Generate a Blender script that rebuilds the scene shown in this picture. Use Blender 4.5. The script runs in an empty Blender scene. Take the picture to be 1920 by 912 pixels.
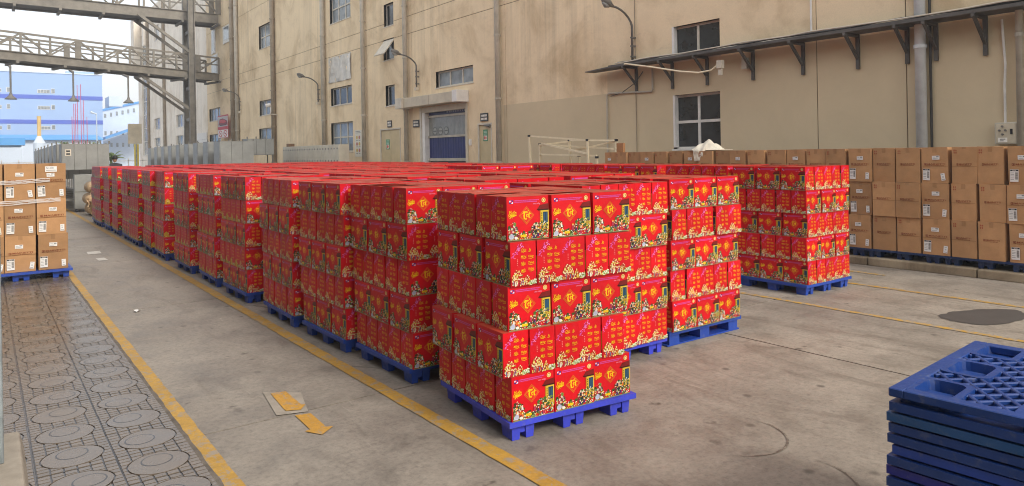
import bpy, bmesh, math, random
import numpy as np
from mathutils import Matrix, Vector, Euler
R = math.radians
scene = bpy.context.scene
COL = scene.collection

# ------------------------------------------------------------------ camera, sky, sun, exposure
cam_d = bpy.data.cameras.new("camera")
cam_d.sensor_width = 36.0
cam_d.lens = 36.0 * 1330 / 1920
cam_d.shift_y = -169 / 1920
cam_d.clip_start = 0.05
cam_d.clip_end = 6000
cam = bpy.data.objects.new("camera", cam_d)
COL.objects.link(cam)
cam.matrix_world = (Matrix.Translation((0, 0, 1.6)) @ Matrix.Rotation(R(-36.7), 4, 'Z')
                    @ Matrix.Rotation(R(90), 4, 'X') @ Matrix.Rotation(R(-1.0), 4, 'Z'))
scene.camera = cam

SUN_EL, SUN_AZ = 36.0, 170.0          # azimuth clockwise from +Y: the light comes from behind the camera
world = bpy.data.worlds.new("World")
scene.world = world
world.use_nodes = True
nt = world.node_tree
sky = nt.nodes.new("ShaderNodeTexSky")
sky.sky_type = 'NISHITA'
sky.sun_disc = False
sky.sun_elevation = R(SUN_EL)
sky.sun_rotation = R(SUN_AZ)
sky.air_density = 1.0
sky.dust_density = 4.0
sky.ozone_density = 1.0
bg = nt.nodes["Background"]
bg.inputs[1].default_value = 0.12
hz = nt.nodes.new("ShaderNodeMix"); hz.data_type = 'RGBA'      # thin bright overcast veil over the clear sky
hz.inputs[0].default_value = 0.55
hz.inputs[7].default_value = (9.2, 9.2, 9.3, 1)
nt.links.new(sky.outputs[0], hz.inputs[6]); nt.links.new(hz.outputs[2], bg.inputs[0])

sun_d = bpy.data.lights.new("sun", 'SUN')
sun_d.energy = 1.5
sun_d.angle = R(13)
sun_d.color = (1.0, 0.965, 0.90)
sun = bpy.data.objects.new("sun", sun_d)
COL.objects.link(sun)
_sd = Vector((math.sin(R(SUN_AZ)) * math.cos(R(SUN_EL)), math.cos(R(SUN_AZ)) * math.cos(R(SUN_EL)), math.sin(R(SUN_EL))))
sun.rotation_euler = (-_sd).to_track_quat('-Z', 'Y').to_euler()
sun.location = (0, -20, 30)

scene.render.engine = 'CYCLES'
scene.cycles.filter_width = 1.05
vs = scene.view_settings
vs.view_transform = 'Standard'
vs.look = 'None'
vs.exposure = 0.7
vs.gamma = 1.0
vs.use_curve_mapping = False

# ------------------------------------------------------------------ helpers
def s2l(c):
    return c / 12.92 if c <= 0.04045 else ((c + 0.055) / 1.055) ** 2.4
def S(h):
    h = h.lstrip('#')
    return tuple(s2l(int(h[i:i + 2], 16) / 255) for i in (0, 2, 4))

class MB:
    """collects faces with a colour and a material slot; build() links them as one mesh"""
    def __init__(self):
        self.v = []; self.f = []; self.c = []; self.m = []
    def face(self, pts, col=(1, 1, 1), m=0):
        b = len(self.v); self.v.extend(tuple(p) for p in pts)
        self.f.append(tuple(range(b, b + len(pts)))); self.c.append(col); self.m.append(m)
    def raw(self, vs_, fs_, col=(1, 1, 1), m=0):
        b = len(self.v); self.v.extend(tuple(p) for p in vs_)
        for f in fs_:
            self.f.append(tuple(i + b for i in f)); self.c.append(col); self.m.append(m)
    def hexa(self, p, col=(1, 1, 1), m=0):
        self.raw(p, [(0, 3, 2, 1), (4, 5, 6, 7), (0, 1, 5, 4), (1, 2, 6, 5), (2, 3, 7, 6), (3, 0, 4, 7)], col, m)
    def box(self, x0, x1, y0, y1, z0, z1, col=(1, 1, 1), m=0):
        self.hexa([(x0, y0, z0), (x1, y0, z0), (x1, y1, z0), (x0, y1, z0), (x0, y0, z1), (x1, y0, z1), (x1, y1, z1), (x0, y1, z1)], col, m)
    def taper(self, x0, x1, y0, y1, z0, z1, t, col=(1, 1, 1), m=0):
        self.hexa([(x0 + t, y0 + t, z0), (x1 - t, y0 + t, z0), (x1 - t, y1 - t, z0), (x0 + t, y1 - t, z0), (x0, y0, z1), (x1, y0, z1), (x1, y1, z1), (x0, y1, z1)], col, m)
    def bar(self, p, q, w, h=None, col=(1, 1, 1), m=0):
        p = Vector(p); q = Vector(q); h = h or w
        d = (q - p).normalized()
        up = Vector((0, 0, 1)) if abs(d.z) < 0.95 else Vector((0, 1, 0))
        s = d.cross(up).normalized() * (w / 2); u = s.cross(d).normalized() * (h / 2)
        self.hexa([p - s - u, q - s - u, q + s - u, p + s - u, p - s + u, q - s + u, q + s + u, p + s + u], col, m)
    def tube(self, pts, r, n=8, col=(1, 1, 1), m=0, caps=True):
        pts = [Vector(p) for p in pts]
        rs = r if isinstance(r, (list, tuple)) else [r] * len(pts)
        rings = []; ref = None
        for i, p in enumerate(pts):
            d = (pts[min(i + 1, len(pts) - 1)] - pts[max(i - 1, 0)]).normalized()
            if ref is None:
                ref = Vector((0, 0, 1)) if abs(d.z) < 0.9 else Vector((1, 0, 0))
            a = d.cross(ref)
            if a.length < 1e-5: a = d.cross(Vector((0, 1, 0)))
            a.normalize(); b = d.cross(a).normalized(); ref = -b if False else a.cross(d)
            rings.append([p + (a * math.cos(t) + b * math.sin(t)) * rs[i] for t in (2 * math.pi * k / n for k in range(n))])
        vs_ = [v for rg in rings for v in rg]; fs_ = []
        for i in range(len(rings) - 1):
            for k in range(n):
                k2 = (k + 1) % n
                fs_.append((i * n + k, i * n + k2, (i + 1) * n + k2, (i + 1) * n + k))
        if caps:
            fs_.append(tuple(range(n - 1, -1, -1))); fs_.append(tuple((len(rings) - 1) * n + k for k in range(n)))
        self.raw(vs_, fs_, col, m)
    def disc(self, c, ax, r, n=14, col=(1, 1, 1), m=0):
        c = Vector(c); ax = Vector(ax).normalized()
        a = ax.orthogonal().normalized(); b = ax.cross(a)
        self.face([c + (a * math.cos(t) + b * math.sin(t)) * r for t in (2 * math.pi * k / n for k in range(n))], col, m)
    def mesh(self, name, mats, smooth=False):
        me = bpy.data.meshes.new(name)
        me.from_pydata(self.v, [], self.f)
        for m in (mats if isinstance(mats, (list, tuple)) else [mats]): me.materials.append(m)
        if any(self.m): me.polygons.foreach_set("material_index", self.m)
        at = me.attributes.new("Col", 'FLOAT_COLOR', 'FACE')
        arr = np.ones((len(self.f), 4), np.float32); arr[:, :3] = np.array(self.c, np.float32)
        at.data.foreach_set("color", arr.ravel())
        if smooth: me.polygons.foreach_set("use_smooth", [True] * len(self.f))
        me.update()
        return me
    def build(self, name, mats, parent=None, loc=(0, 0, 0), rz=0.0, smooth=False):
        return obj(name, self.mesh(name, mats, smooth), parent, loc, rz)

def obj(name, me, parent=None, loc=(0, 0, 0), rz=0.0):
    o = bpy.data.objects.new(name, me)
    COL.objects.link(o)
    o.location = loc; o.rotation_euler = (0, 0, rz)
    if parent: o.parent = parent
    return o
def tag(o, label, cat, group=None):
    o["label"] = label; o["category"] = cat
    if group: o["group"] = group
    return o
def thing(name, label, cat, loc=(0, 0, 0), rz=0.0, group=None):
    return tag(obj(name, None, None, loc, rz), label, cat, group)
def struct(o):
    o["kind"] = "structure"; return o
def bevel(o, w=0.004, seg=2):
    b = o.modifiers.new("bevel", 'BEVEL'); b.width = w; b.segments = seg; b.limit_method = 'ANGLE'; b.angle_limit = R(40)
    return o
ORD = ["first", "second", "third", "fourth", "fifth", "sixth", "seventh", "eighth", "ninth", "tenth", "eleventh", "twelfth",
       "thirteenth", "fourteenth", "fifteenth", "sixteenth", "seventeenth", "eighteenth", "nineteenth", "twentieth",
       "twenty-first", "twenty-second", "twenty-third", "twenty-fourth", "twenty-fifth", "twenty-sixth", "twenty-seventh", "twenty-eighth"]

# ------------------------------------------------------------------ materials
class NB:
    def __init__(self, name, rough=0.6, spec=0.5, metal=0.0):
        self.mat = bpy.data.materials.new(name); self.mat.use_nodes = True
        self.t = self.mat.node_tree; self.b = self.t.nodes["Principled BSDF"]
        self.b.inputs["Roughness"].default_value = rough
        self.b.inputs["Specular IOR Level"].default_value = spec
        self.b.inputs["Metallic"].default_value = metal
        self.pos = None
    def n(self, ty, **k):
        nd = self.t.nodes.new(ty)
        for a, v in k.items(): setattr(nd, a, v)
        return nd
    def l(self, a, b): self.t.links.new(a, b)
    def coords(self, scale=(1, 1, 1), local=False):
        if local: src = self.n("ShaderNodeTexCoord").outputs["Object"]
        else: src = self.n("ShaderNodeNewGeometry").outputs["Position"]
        mp = self.n("ShaderNodeMapping"); mp.inputs["Scale"].default_value = scale
        self.l(src, mp.inputs[0]); return mp.outputs[0]
    def noise(self, scale, detail=4, rough=0.6, vec=None, dist=0.0):
        nd = self.n("ShaderNodeTexNoise"); nd.inputs["Scale"].default_value = scale
        nd.inputs["Detail"].default_value = detail; nd.inputs["Roughness"].default_value = rough; nd.inputs["Distortion"].default_value = dist
        if vec is not None: self.l(vec, nd.inputs["Vector"])
        return nd.outputs[0]
    def ramp(self, fac, stops):
        r = self.n("ShaderNodeValToRGB"); el = r.color_ramp.elements
        while len(el) < len(stops): el.new(0.5)
        for e, (p, c) in zip(el, stops):
            e.position = p; e.color = (*c, 1) if isinstance(c, tuple) else (c, c, c, 1)
        self.l(fac, r.inputs[0]); return r.outputs[0]
    def mix(self, fac, a, b, mode='MIX'):
        m = self.n("ShaderNodeMix", data_type='RGBA', blend_type=mode)
        for i, x in ((0, fac), (6, a), (7, b)):
            if isinstance(x, (int, float)): m.inputs[i].default_value = x
            elif isinstance(x, tuple): m.inputs[i].default_value = (*x, 1)
            else: self.l(x, m.inputs[i])
        return m.outputs[2]
    def color(self, s):
        if isinstance(s, tuple): self.b.inputs["Base Color"].default_value = (*s, 1)
        else: self.l(s, self.b.inputs["Base Color"])
    def bump(self, h, strength=0.3, dist=0.01):
        b = self.n("ShaderNodeBump"); b.inputs["Strength"].default_value = strength; b.inputs["Distance"].default_value = dist
        self.l(h, b.inputs["Height"]); self.l(b.outputs[0], self.b.inputs["Normal"])
    def attr(self):
        a = self.n("ShaderNodeAttribute"); a.attribute_name = "Col"; return a.outputs["Color"]

def plain(name, col, rough=0.6, var=0.12, scale=3.0, spec=0.5, metal=0.0, bump=0.0, local=False):
    k = NB(name, rough, spec, metal)
    v = k.coords(local=local)
    n1 = k.noise(scale, 5, 0.65, v)
    lo = tuple(c * (1 - 2 * var) for c in col); hi = tuple(min(1, c * (1 + var)) for c in col)
    k.color(k.ramp(n1, [(0.3, lo), (0.68, hi)]))
    if bump: k.bump(k.noise(scale * 18, 4, 0.6, v), bump, 0.004)
    return k.mat

def printed(name, rough=0.35, var=0.08, spec=0.45, objvar=0.0):
    k = NB(name, rough, spec)
    c = k.attr()
    n1 = k.noise(9, 4, 0.6, k.coords())
    f = k.ramp(n1, [(0.3, 1 - 2 * var), (0.7, 1.0)])
    c = k.mix(1.0, c, f, 'MULTIPLY')
    if objvar:
        oi = k.n("ShaderNodeObjectInfo")
        c = k.mix(1.0, c, k.ramp(oi.outputs["Random"], [(0.0, 1 - objvar), (1.0, 1.0)]), 'MULTIPLY')
    k.color(c)
    k.bump(k.noise(7, 3, 0.5, k.coords()), 0.3, 0.012)
    return k.mat

def make_concrete():
    k = NB("yard_concrete", 0.6, 0.4)
    v = k.coords()
    big = k.noise(0.45, 6, 0.65, v, 0.4); mid = k.noise(2.6, 6, 0.7, v, 0.3); fine = k.noise(28, 5, 0.8, v)
    c = k.ramp(big, [(0.3, S('#80776c')), (0.5, S('#938a7d')), (0.7, S('#a09688'))])
    c = k.mix(1.0, c, k.ramp(mid, [(0.3, 0.66), (0.5, 0.95), (0.7, 1.10)]), 'MULTIPLY')
    c = k.mix(0.7, c, k.ramp(fine, [(0.32, 0.58), (0.5, 0.98), (0.68, 1.2)]), 'MULTIPLY')
    # oil drops, gum and scuffs
    warp = k.mix(0.06, v, k.n("ShaderNodeTexNoise").outputs[1])
    vo = k.n("ShaderNodeTexVoronoi"); vo.inputs["Scale"].default_value = 3.3; vo.inputs["Randomness"].default_value = 1
    k.l(warp, vo.inputs["Vector"])
    c = k.mix(k.ramp(vo.outputs["Distance"], [(0.05, 0.6), (0.11, 0.0)]), c, S('#3d3731'))
    vo2 = k.n("ShaderNodeTexVoronoi"); vo2.inputs["Scale"].default_value = 7.0; nz = k.n("ShaderNodeTexNoise"); nz.inputs["Scale"].default_value = 9; nz.inputs["Detail"].default_value = 5; k.l(v, nz.inputs["Vector"]); k.l(k.mix(0.16, v, nz.outputs[1]), vo2.inputs["Vector"])
    sm_ = k.mix(1.0, k.ramp(vo2.outputs["Distance"], [(0.07, 0.8), (0.2, 0.0)]), k.ramp(k.noise(1.7, 4, 0.7, v), [(0.46, 0.0), (0.62, 1.0)]), 'MULTIPLY')
    c = k.mix(sm_, c, S('#4d453d'))
    st = k.noise(1.0, 5, 0.65, k.coords((2.2, 0.5, 1)), 1.5)
    c = k.mix(k.ramp(st, [(0.55, 0.0), (0.70, 0.5)]), c, S('#5f554a'))
    scr = k.noise(3.0, 3, 0.5, k.coords((9, 1.2, 1)), 0.6)
    c = k.mix(k.ramp(scr, [(0.70, 0.0), (0.78, 0.3)]), c, S('#c2b8a8'))
    k.color(c)
    vc = k.n("ShaderNodeTexVoronoi"); vc.feature = 'DISTANCE_TO_EDGE'; vc.inputs["Scale"].default_value = 0.38
    k.l(k.mix(0.12, v, k.n("ShaderNodeTexNoise").outputs[1]), vc.inputs["Vector"])
    cm = k.mix(1.0, k.ramp(vc.outputs["Distance"], [(0.0, 0.7), (0.006, 0.0)]), k.ramp(big, [(0.48, 0.0), (0.56, 1.0)]), 'MULTIPLY')
    c = k.mix(cm, c, S('#4a4138')); k.color(c)
    k.l(k.ramp(mid, [(0.3, 0.5), (0.7, 0.78)]), k.b.inputs["Roughness"])
    k.bump(fine, 0.25, 0.003)
    return k.mat

def make_wall(name, base, dark, streak=0.5, scale=1.0, lower=None):
    k = NB(name, 0.85, 0.25)
    v = k.coords()
    st = k.noise(1.0 * scale, 5, 0.62, k.coords((3.2, 3.2, 0.10)))
    st2 = k.noise(1.0, 5, 0.7, k.coords((11, 11, 0.25)))
    bl = k.noise(0.55, 7, 0.68, v, 0.6)
    fine = k.noise(55, 3, 0.7, v)
    c = k.ramp(bl, [(0.32, dark), (0.52, base), (0.72, tuple(min(1, x * 1.1) for x in base))])
    mk = k.ramp(k.noise(0.22, 3, 0.5, k.coords((1, 1, 0.6))), [(0.42, 0.08 * streak), (0.62, streak)])
    c = k.mix(mk, c, k.ramp(st, [(0.34, 0.70), (0.52, 1.0), (0.70, 1.2)]), 'MULTIPLY')
    c = k.mix(mk, c, k.ramp(st2, [(0.36, 0.86), (0.6, 1.05)]), 'MULTIPLY')
    sm = k.noise(1.3, 6, 0.75, k.coords((1, 1, 1.6)), 1.0)
    c = k.mix(k.ramp(sm, [(0.57, 0.0), (0.74, 0.42 * streak)]), c, tuple(x * 0.55 for x in dark))
    c = k.mix(0.35, c, k.ramp(fine, [(0.3, 0.82), (0.7, 1.1)]), 'MULTIPLY')
    if lower:
        lc = lower[-1]; sp = k.n("ShaderNodeSeparateXYZ"); k.l(v, sp.inputs[0])
        def cmp(o, op, val):
            q = k.n("ShaderNodeMath", operation=op); k.l(o, q.inputs[0]); q.inputs[1].default_value = val; return q.outputs[0]
        def mul(a, b, op='MULTIPLY'):
            q = k.n("ShaderNodeMath", operation=op); k.l(a, q.inputs[0]); k.l(b, q.inputs[1]); return q.outputs[0]
        tot = None
        for z0, y0, y1 in lower[:-1]:
            e = mul(mul(cmp(sp.outputs[2], 'LESS_THAN', z0), cmp(sp.outputs[1], 'LESS_THAN', y1)), cmp(sp.outputs[1], 'GREATER_THAN', y0))
            tot = e if tot is None else mul(tot, e, 'ADD')
        lc2 = k.mix(0.6, lc, k.ramp(bl, [(0.3, 0.85), (0.7, 1.08)]), 'MULTIPLY')
        c = k.mix(tot, c, lc2)
    k.color(c)
    k.bump(k.noise(16, 5, 0.6, v), 0.2, 0.006)
    return k.mat

def make_paint(name, col, wear=0.55, under=S('#93897b')):
    k = NB(name, 0.6, 0.35)
    v = k.coords()
    n1 = k.noise(13, 7, 0.8, v, 0.4); n2 = k.noise(40, 4, 0.8, v)
    c = k.mix(k.ramp(n2, [(0.35, 0.0), (0.7, 0.6)]), col, tuple(x * 0.55 for x in col))
    n3 = k.noise(2.2, 6, 0.75, v, 0.8)
    c = k.mix(k.ramp(n3, [(0.42, 0.0), (0.7, 0.55)]), c, tuple(x * 0.42 for x in col))
    c = k.mix(k.ramp(n1, [(wear, 0.0), (wear + 0.06, 0.9)]), c, under)
    k.color(c); k.bump(n2, 0.2, 0.002)
    return k.mat

def make_plastic(name, col, rough=0.42):
    k = NB(name, rough, 0.5)
    v = k.coords()
    n1 = k.noise(4, 5, 0.65, v); n2 = k.noise(30, 4, 0.7, v)
    oi = k.n("ShaderNodeObjectInfo")
    c = k.ramp(n1, [(0.3, tuple(x * 0.8 for x in col)), (0.7, tuple(min(1, x * 1.08) for x in col))])
    c = k.mix(k.ramp(n2, [(0.55, 0.0), (0.74, 0.4)]), c, (0.16, 0.17, 0.19))
    k.color(c); k.l(k.ramp(n2, [(0.3, rough - 0.1), (0.7, rough + 0.2)]), k.b.inputs["Roughness"])
    k.bump(n2, 0.1, 0.003)
    return k.mat

def make_kraft(name, printcol=True):
    k = NB(name, 0.72, 0.25)
    c = k.attr()
    v = k.coords()
    n1 = k.noise(6, 5, 0.6, v); n2 = k.noise(45, 3, 0.6, k.coords((1, 1, 6)))
    oi = k.n("ShaderNodeObjectInfo")
    c = k.mix(1.0, c, k.ramp(n1, [(0.3, 0.86), (0.7, 1.06)]), 'MULTIPLY')
    c = k.mix(1.0, c, k.ramp(oi.outputs["Random"], [(0.0, 0.78), (1.0, 1.12)]), 'MULTIPLY')
    c = k.mix(0.4, c, k.ramp(n2, [(0.3, 0.88), (0.7, 1.05)]), 'MULTIPLY')
    k.color(c); k.bump(k.noise(4, 3, 0.5, v), 0.35, 0.02)
    return k.mat

def make_glass(name, tint=(0.02, 0.024, 0.026), rough=0.04, spec=0.9):
    k = NB(name, rough, spec)
    v = k.coords()
    n = k.noise(3, 4, 0.6, v)
    k.color(k.ramp(n, [(0.35, tint), (0.7, tuple(x * 1.9 for x in tint))]))
    k.l(k.ramp(n, [(0.3, rough), (0.7, rough + 0.12)]), k.b.inputs["Roughness"])
    k.bump(k.noise(1.2, 2, 0.5, v), 0.08, 0.03)
    return k.mat

M = {}
M['concrete'] = make_concrete()
M['joint'] = plain('joint_dirt', S('#241f1a'), 0.9)
M['asphalt'] = plain('yard_asphalt', S('#7d766c'), 0.85, 0.15, 0.6)
M['wall'] = make_wall('beige_render', S('#ebd5b0'), S('#d0b790'), 0.55, lower=((3.03, 12.74, 17.15), (3.56, -50, 12.74), S('#d2c09e')))
M['wall_back'] = plain('wall_joint', S('#6b5b48'), 0.9)
M['wall_sunlit'] = make_wall('sunlit_pale_render', S('#f0e7d8'), S('#ddd0bc'), 0.5)  # sun on the far walls put into the colour as a paler coat
M['wall_left'] = make_wall('left_render', S('#8f8371'), S('#7d705d'), 0.5)
M['kerb'] = make_wall('kerb_concrete', S('#a8997f'), S('#6e604c'), 0.5, 4.0)
M['tile'] = None
M['yellow'] = make_paint('yellow_line_paint', S('#c2973f'), 0.52)
M['yellow_faded'] = make_paint('faded_arrow_paint', S('#c9963a'), 0.54)
M['yellow_far'] = make_paint('worn_yellow_paint', S('#c79a3c'), 0.47)
M['white_paint'] = make_paint('white_floor_mark', S('#cfc9bd'), 0.62)
M['patch'] = plain('patch_concrete', S('#9c9283'), 0.8, 0.12, 8)
M['filler'] = plain('mortar_filler', S('#6a6156'), 0.85, 0.25, 9, bump=.6)
M['tyre'] = make_paint('tyre_rubber', S('#6d6357'), 0.46, S('#8d8376'))
M['damp'] = plain('dark_patch', S('#4c4946'), 0.55, 0.08, 6)
M['box'] = printed('printed_gift_carton', 0.42, 0.09, 0.24, 0.2)
M['kraft'] = make_kraft('kraft_carton')
M['sticker'] = printed('paper_sticker', 0.5, 0.03)
M['print'] = printed('sign_print', 0.5, 0.05)
M['pal_violet'] = make_plastic('violet_blue_plastic', S('#3a45c8'))
M['pal_blue'] = make_plastic('blue_plastic', S('#1d45a4'))
M['pal_navy'] = make_plastic('navy_plastic', S('#123b80'))
M['pal_kerb'] = make_plastic('kerb_pallet_plastic', S('#12315f'))
M['pal_teal'] = make_plastic('faded_blue_plastic', S('#1c4f86'))
M['pal_deep'] = make_plastic('deep_violet_plastic', S('#1f2a94'))
M['galv'] = plain('galvanised_steel', S('#9aa3a6'), 0.42, 0.2, 7, 0.5, 0.6)
M['pipe'] = plain('grey_pipe', S('#b8b09f'), 0.5, 0.12, 3)
M['pipe_blue'] = plain('blue_grey_pipe', S('#d0d3d2'), 0.4, 0.08, 4)
M['pipe_brown'] = plain('brown_pipe', S('#94856f'), 0.6, 0.15, 3)
M['steel'] = plain('walkway_steel', S('#7b756a'), 0.6, 0.18, 2.0)
M['steel_dark'] = plain('tray_steel', S('#57544f'), 0.6, 0.2, 4)
M['frame'] = plain('window_frame', S('#cfc6b3'), 0.5, 0.1, 4)
M['frame_w'] = plain('white_frame', S('#dedbd2'), 0.5, 0.08, 4)
M['glass'] = make_glass('dark_glass')
M['glass_l'] = make_glass('pale_glass', (0.16, 0.18, 0.19), 0.08, 0.8)
M['door'] = plain('cream_door', S('#c9b68c'), 0.55, 0.06, 2)
M['hood'] = plain('hood_sheet', S('#c8bca3'), 0.5, 0.1, 2)
M['navy'] = plain('navy_curtain', S('#1f2a66'), 0.5, 0.15, 3)
M['clear'] = plain('dusty_clear_curtain', S('#8b8d86'), 0.25, 0.12, 4)
M['black'] = plain('black_plastic', S('#26262a'), 0.5, 0.1, 5)
M['cab'] = plain('grey_cabinet_sheet', S('#8a8b87'), 0.45, 0.1, 2.5)
M['cab_dark'] = plain('grey_cabinet_dark', S('#6d6a62'), 0.5, 0.15, 2.5)
M['locker'] = plain('cream_locker', S('#c9c2b0'), 0.5, 0.08, 2.5)
M['lampgrey'] = plain('lamp_grey', S('#6f6c66'), 0.5, 0.15, 6)
M['lens'] = plain('lamp_lens', S('#8d8f8c'), 0.25, 0.1, 8)
M['cream'] = plain('cream_pole', S('#f0e2c0'), 0.5, 0.06, 6)
M['cloth'] = plain('white_cloth', S('#e8e0cc'), 0.85, 0.1, 7, bump=0.2)
M['film'] = NB('stretch_film', 0.22, 0.7).mat
M['foil'] = plain('foil_panel', S('#d6d0c4'), 0.25, 0.2, 2, 0.6, 0.3)
M['bluefac'] = plain('blue_cladding', S('#93b0d8'), 0.7, 0.03, 0.15)
M['blueband'] = plain('blue_band', S('#4560bd'), 0.7, 0.05, 0.2)
M['whitefac'] = plain('white_cladding', S('#cfdbe8'), 0.7, 0.04, 0.2)
M['blueroof'] = plain('blue_roof', S('#4f9ad8'), 0.6, 0.06, 0.5)
M['red'] = plain('red_paint', S('#c8324a'), 0.6, 0.08, 2)
M['yel'] = plain('yellow_steel', S('#e0c52a'), 0.6, 0.08, 2)
M['chim'] = plain('tan_chimney', S('#d9b878'), 0.7, 0.08, 1)
M['leaf'] = plain('banana_leaf', (0.16, 0.24, 0.05), 0.55, 0.3, 3)
M['dark_cloth'] = plain('dark_clothing', S('#2b2a2e'), 0.8, 0.1, 6)
M['skin'] = plain('skin', S('#b98a6a'), 0.6, 0.05, 6)
M['hair'] = plain('black_hair', S('#17130f'), 0.6, 0.1, 8)
M['roll'] = plain('kraft_roll', S('#bfa27e'), 0.8, 0.12, 6)
M['white'] = plain('white_sheet', S('#e4e1da'), 0.5, 0.06, 4)
M['wire'] = plain('black_cable', S('#3a3733'), 0.6, 0.1, 6)
fb = M['film'].node_tree.nodes["Principled BSDF"]
fb.inputs["Base Color"].default_value = (0.85, 0.84, 0.82, 1); fb.inputs["Alpha"].default_value = 0.55

def make_tile_mat():
    k = NB("pavement_tile", 0.3, 0.65)
    v = k.coords(); c = k.attr()
    n1 = k.noise(2.2, 6, 0.7, v, 0.3); n2 = k.noise(40, 4, 0.7, v)
    c = k.mix(1.0, c, k.ramp(n1, [(0.3, 0.78), (0.7, 1.1)]), 'MULTIPLY')
    c = k.mix(0.7, c, k.ramp(n2, [(0.3, 0.8), (0.7, 1.1)]), 'MULTIPLY')
    k.color(c); k.l(k.ramp(n1, [(0.3, 0.18), (0.7, 0.36)]), k.b.inputs["Roughness"]); k.bump(n2, 0.1, 0.0015)
    return k.mat
M['tile'] = make_tile_mat()

# ------------------------------------------------------------------ flat print helpers (lettering and pictures, in face units)
_tc = {}
def text_polys(s, shear=0.0, bold=0.0):
    key = (s, shear, bold)
    if key in _tc: return _tc[key]
    cu = bpy.data.curves.new("lettering", 'FONT'); cu.body = s; cu.resolution_u = 2; cu.shear = shear; cu.offset = bold
    o = bpy.data.objects.new("lettering", cu); COL.objects.link(o)
    dg = bpy.context.evaluated_depsgraph_get(); dg.update()
    me = bpy.data.meshes.new_from_object(o.evaluated_get(dg))
    P = [[(me.vertices[i].co.x, me.vertices[i].co.y) for i in p.vertices] for p in me.polygons]
    bpy.data.objects.remove(o); bpy.data.curves.remove(cu); bpy.data.meshes.remove(me)
    xs = [p[0] for q in P for p in q]; ys = [p[1] for q in P for p in q]
    x0, x1, y0, y1 = min(xs), max(xs), min(ys), max(ys)
    P = [[((x - x0) / (x1 - x0), (y - y0) / (y1 - y0)) for x, y in q] for q in P]
    _tc[key] = P
    return P
def put_text(A, s, u0, u1, v0, v1, col, shear=0.0, bold=0.0):
    for q in text_polys(s, shear, bold):
        A.append(([(u0 + x * (u1 - u0), v0 + y * (v1 - v0)) for x, y in q], col))
def rect(A, u0, u1, v0, v1, col): A.append(([(u0, v0), (u1, v0), (u1, v1), (u0, v1)], col))
def ell(A, u, v, a, b, col, n=8, rot=0.0):
    A.append(([(u + a * math.cos(t) * math.cos(rot) - b * math.sin(t) * math.sin(rot), v + a * math.cos(t) * math.sin(rot) + b * math.sin(t) * math.cos(rot))
               for t in (2 * math.pi * k / n for k in range(n))], col))
def stroke(A, pts, ws, col):
    n = len(pts)
    L = []; Rr = []
    for i, (x, y) in enumerate(pts):
        dx = pts[min(i + 1, n - 1)][0] - pts[max(i - 1, 0)][0]; dy = pts[min(i + 1, n - 1)][1] - pts[max(i - 1, 0)][1]
        d = math.hypot(dx, dy) or 1; w = (ws[i] if isinstance(ws, (list, tuple)) else ws) / 2
        L.append((x - dy / d * w, y + dx / d * w)); Rr.append((x + dy / d * w, y - dx / d * w))
    for i in range(n - 1): A.append(([Rr[i], Rr[i + 1], L[i + 1], L[i]], col))
def diamond(A, u, v, a, b, w, col):
    o = [(u + a, v), (u, v + b), (u - a, v), (u, v - b)]; i = [(u + a - w, v), (u, v + b - w * b / a), (u - a + w, v), (u, v - b + w * b / a)]
    for k in range(4): A.append(([o[k], o[(k + 1) % 4], i[(k + 1) % 4], i[k]], col))

RED = S('#dc101f'); GOLD = S('#f5c518'); WHT = S('#f0eadd'); PINK = S('#e85aa8'); LILAC = S('#d05ab0')
CROWD = [S(h) for h in ('#efe8da', '#ece2cc', '#e6dab4', '#f2eee2', '#f0e8d0', '#5a7a34', '#3a1c30', '#e8762a', '#8a1f3c', '#5a7a34', '#3f5f2a', '#f0d040', '#f6d9b8', '#6a3a7a', '#d8e4e8', '#b8343a', '#c8b04a')]
GREENS = [S(h) for h in ('#4d6a2c', '#3a5524', '#6f8a3a', '#2f4a26')]

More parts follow.
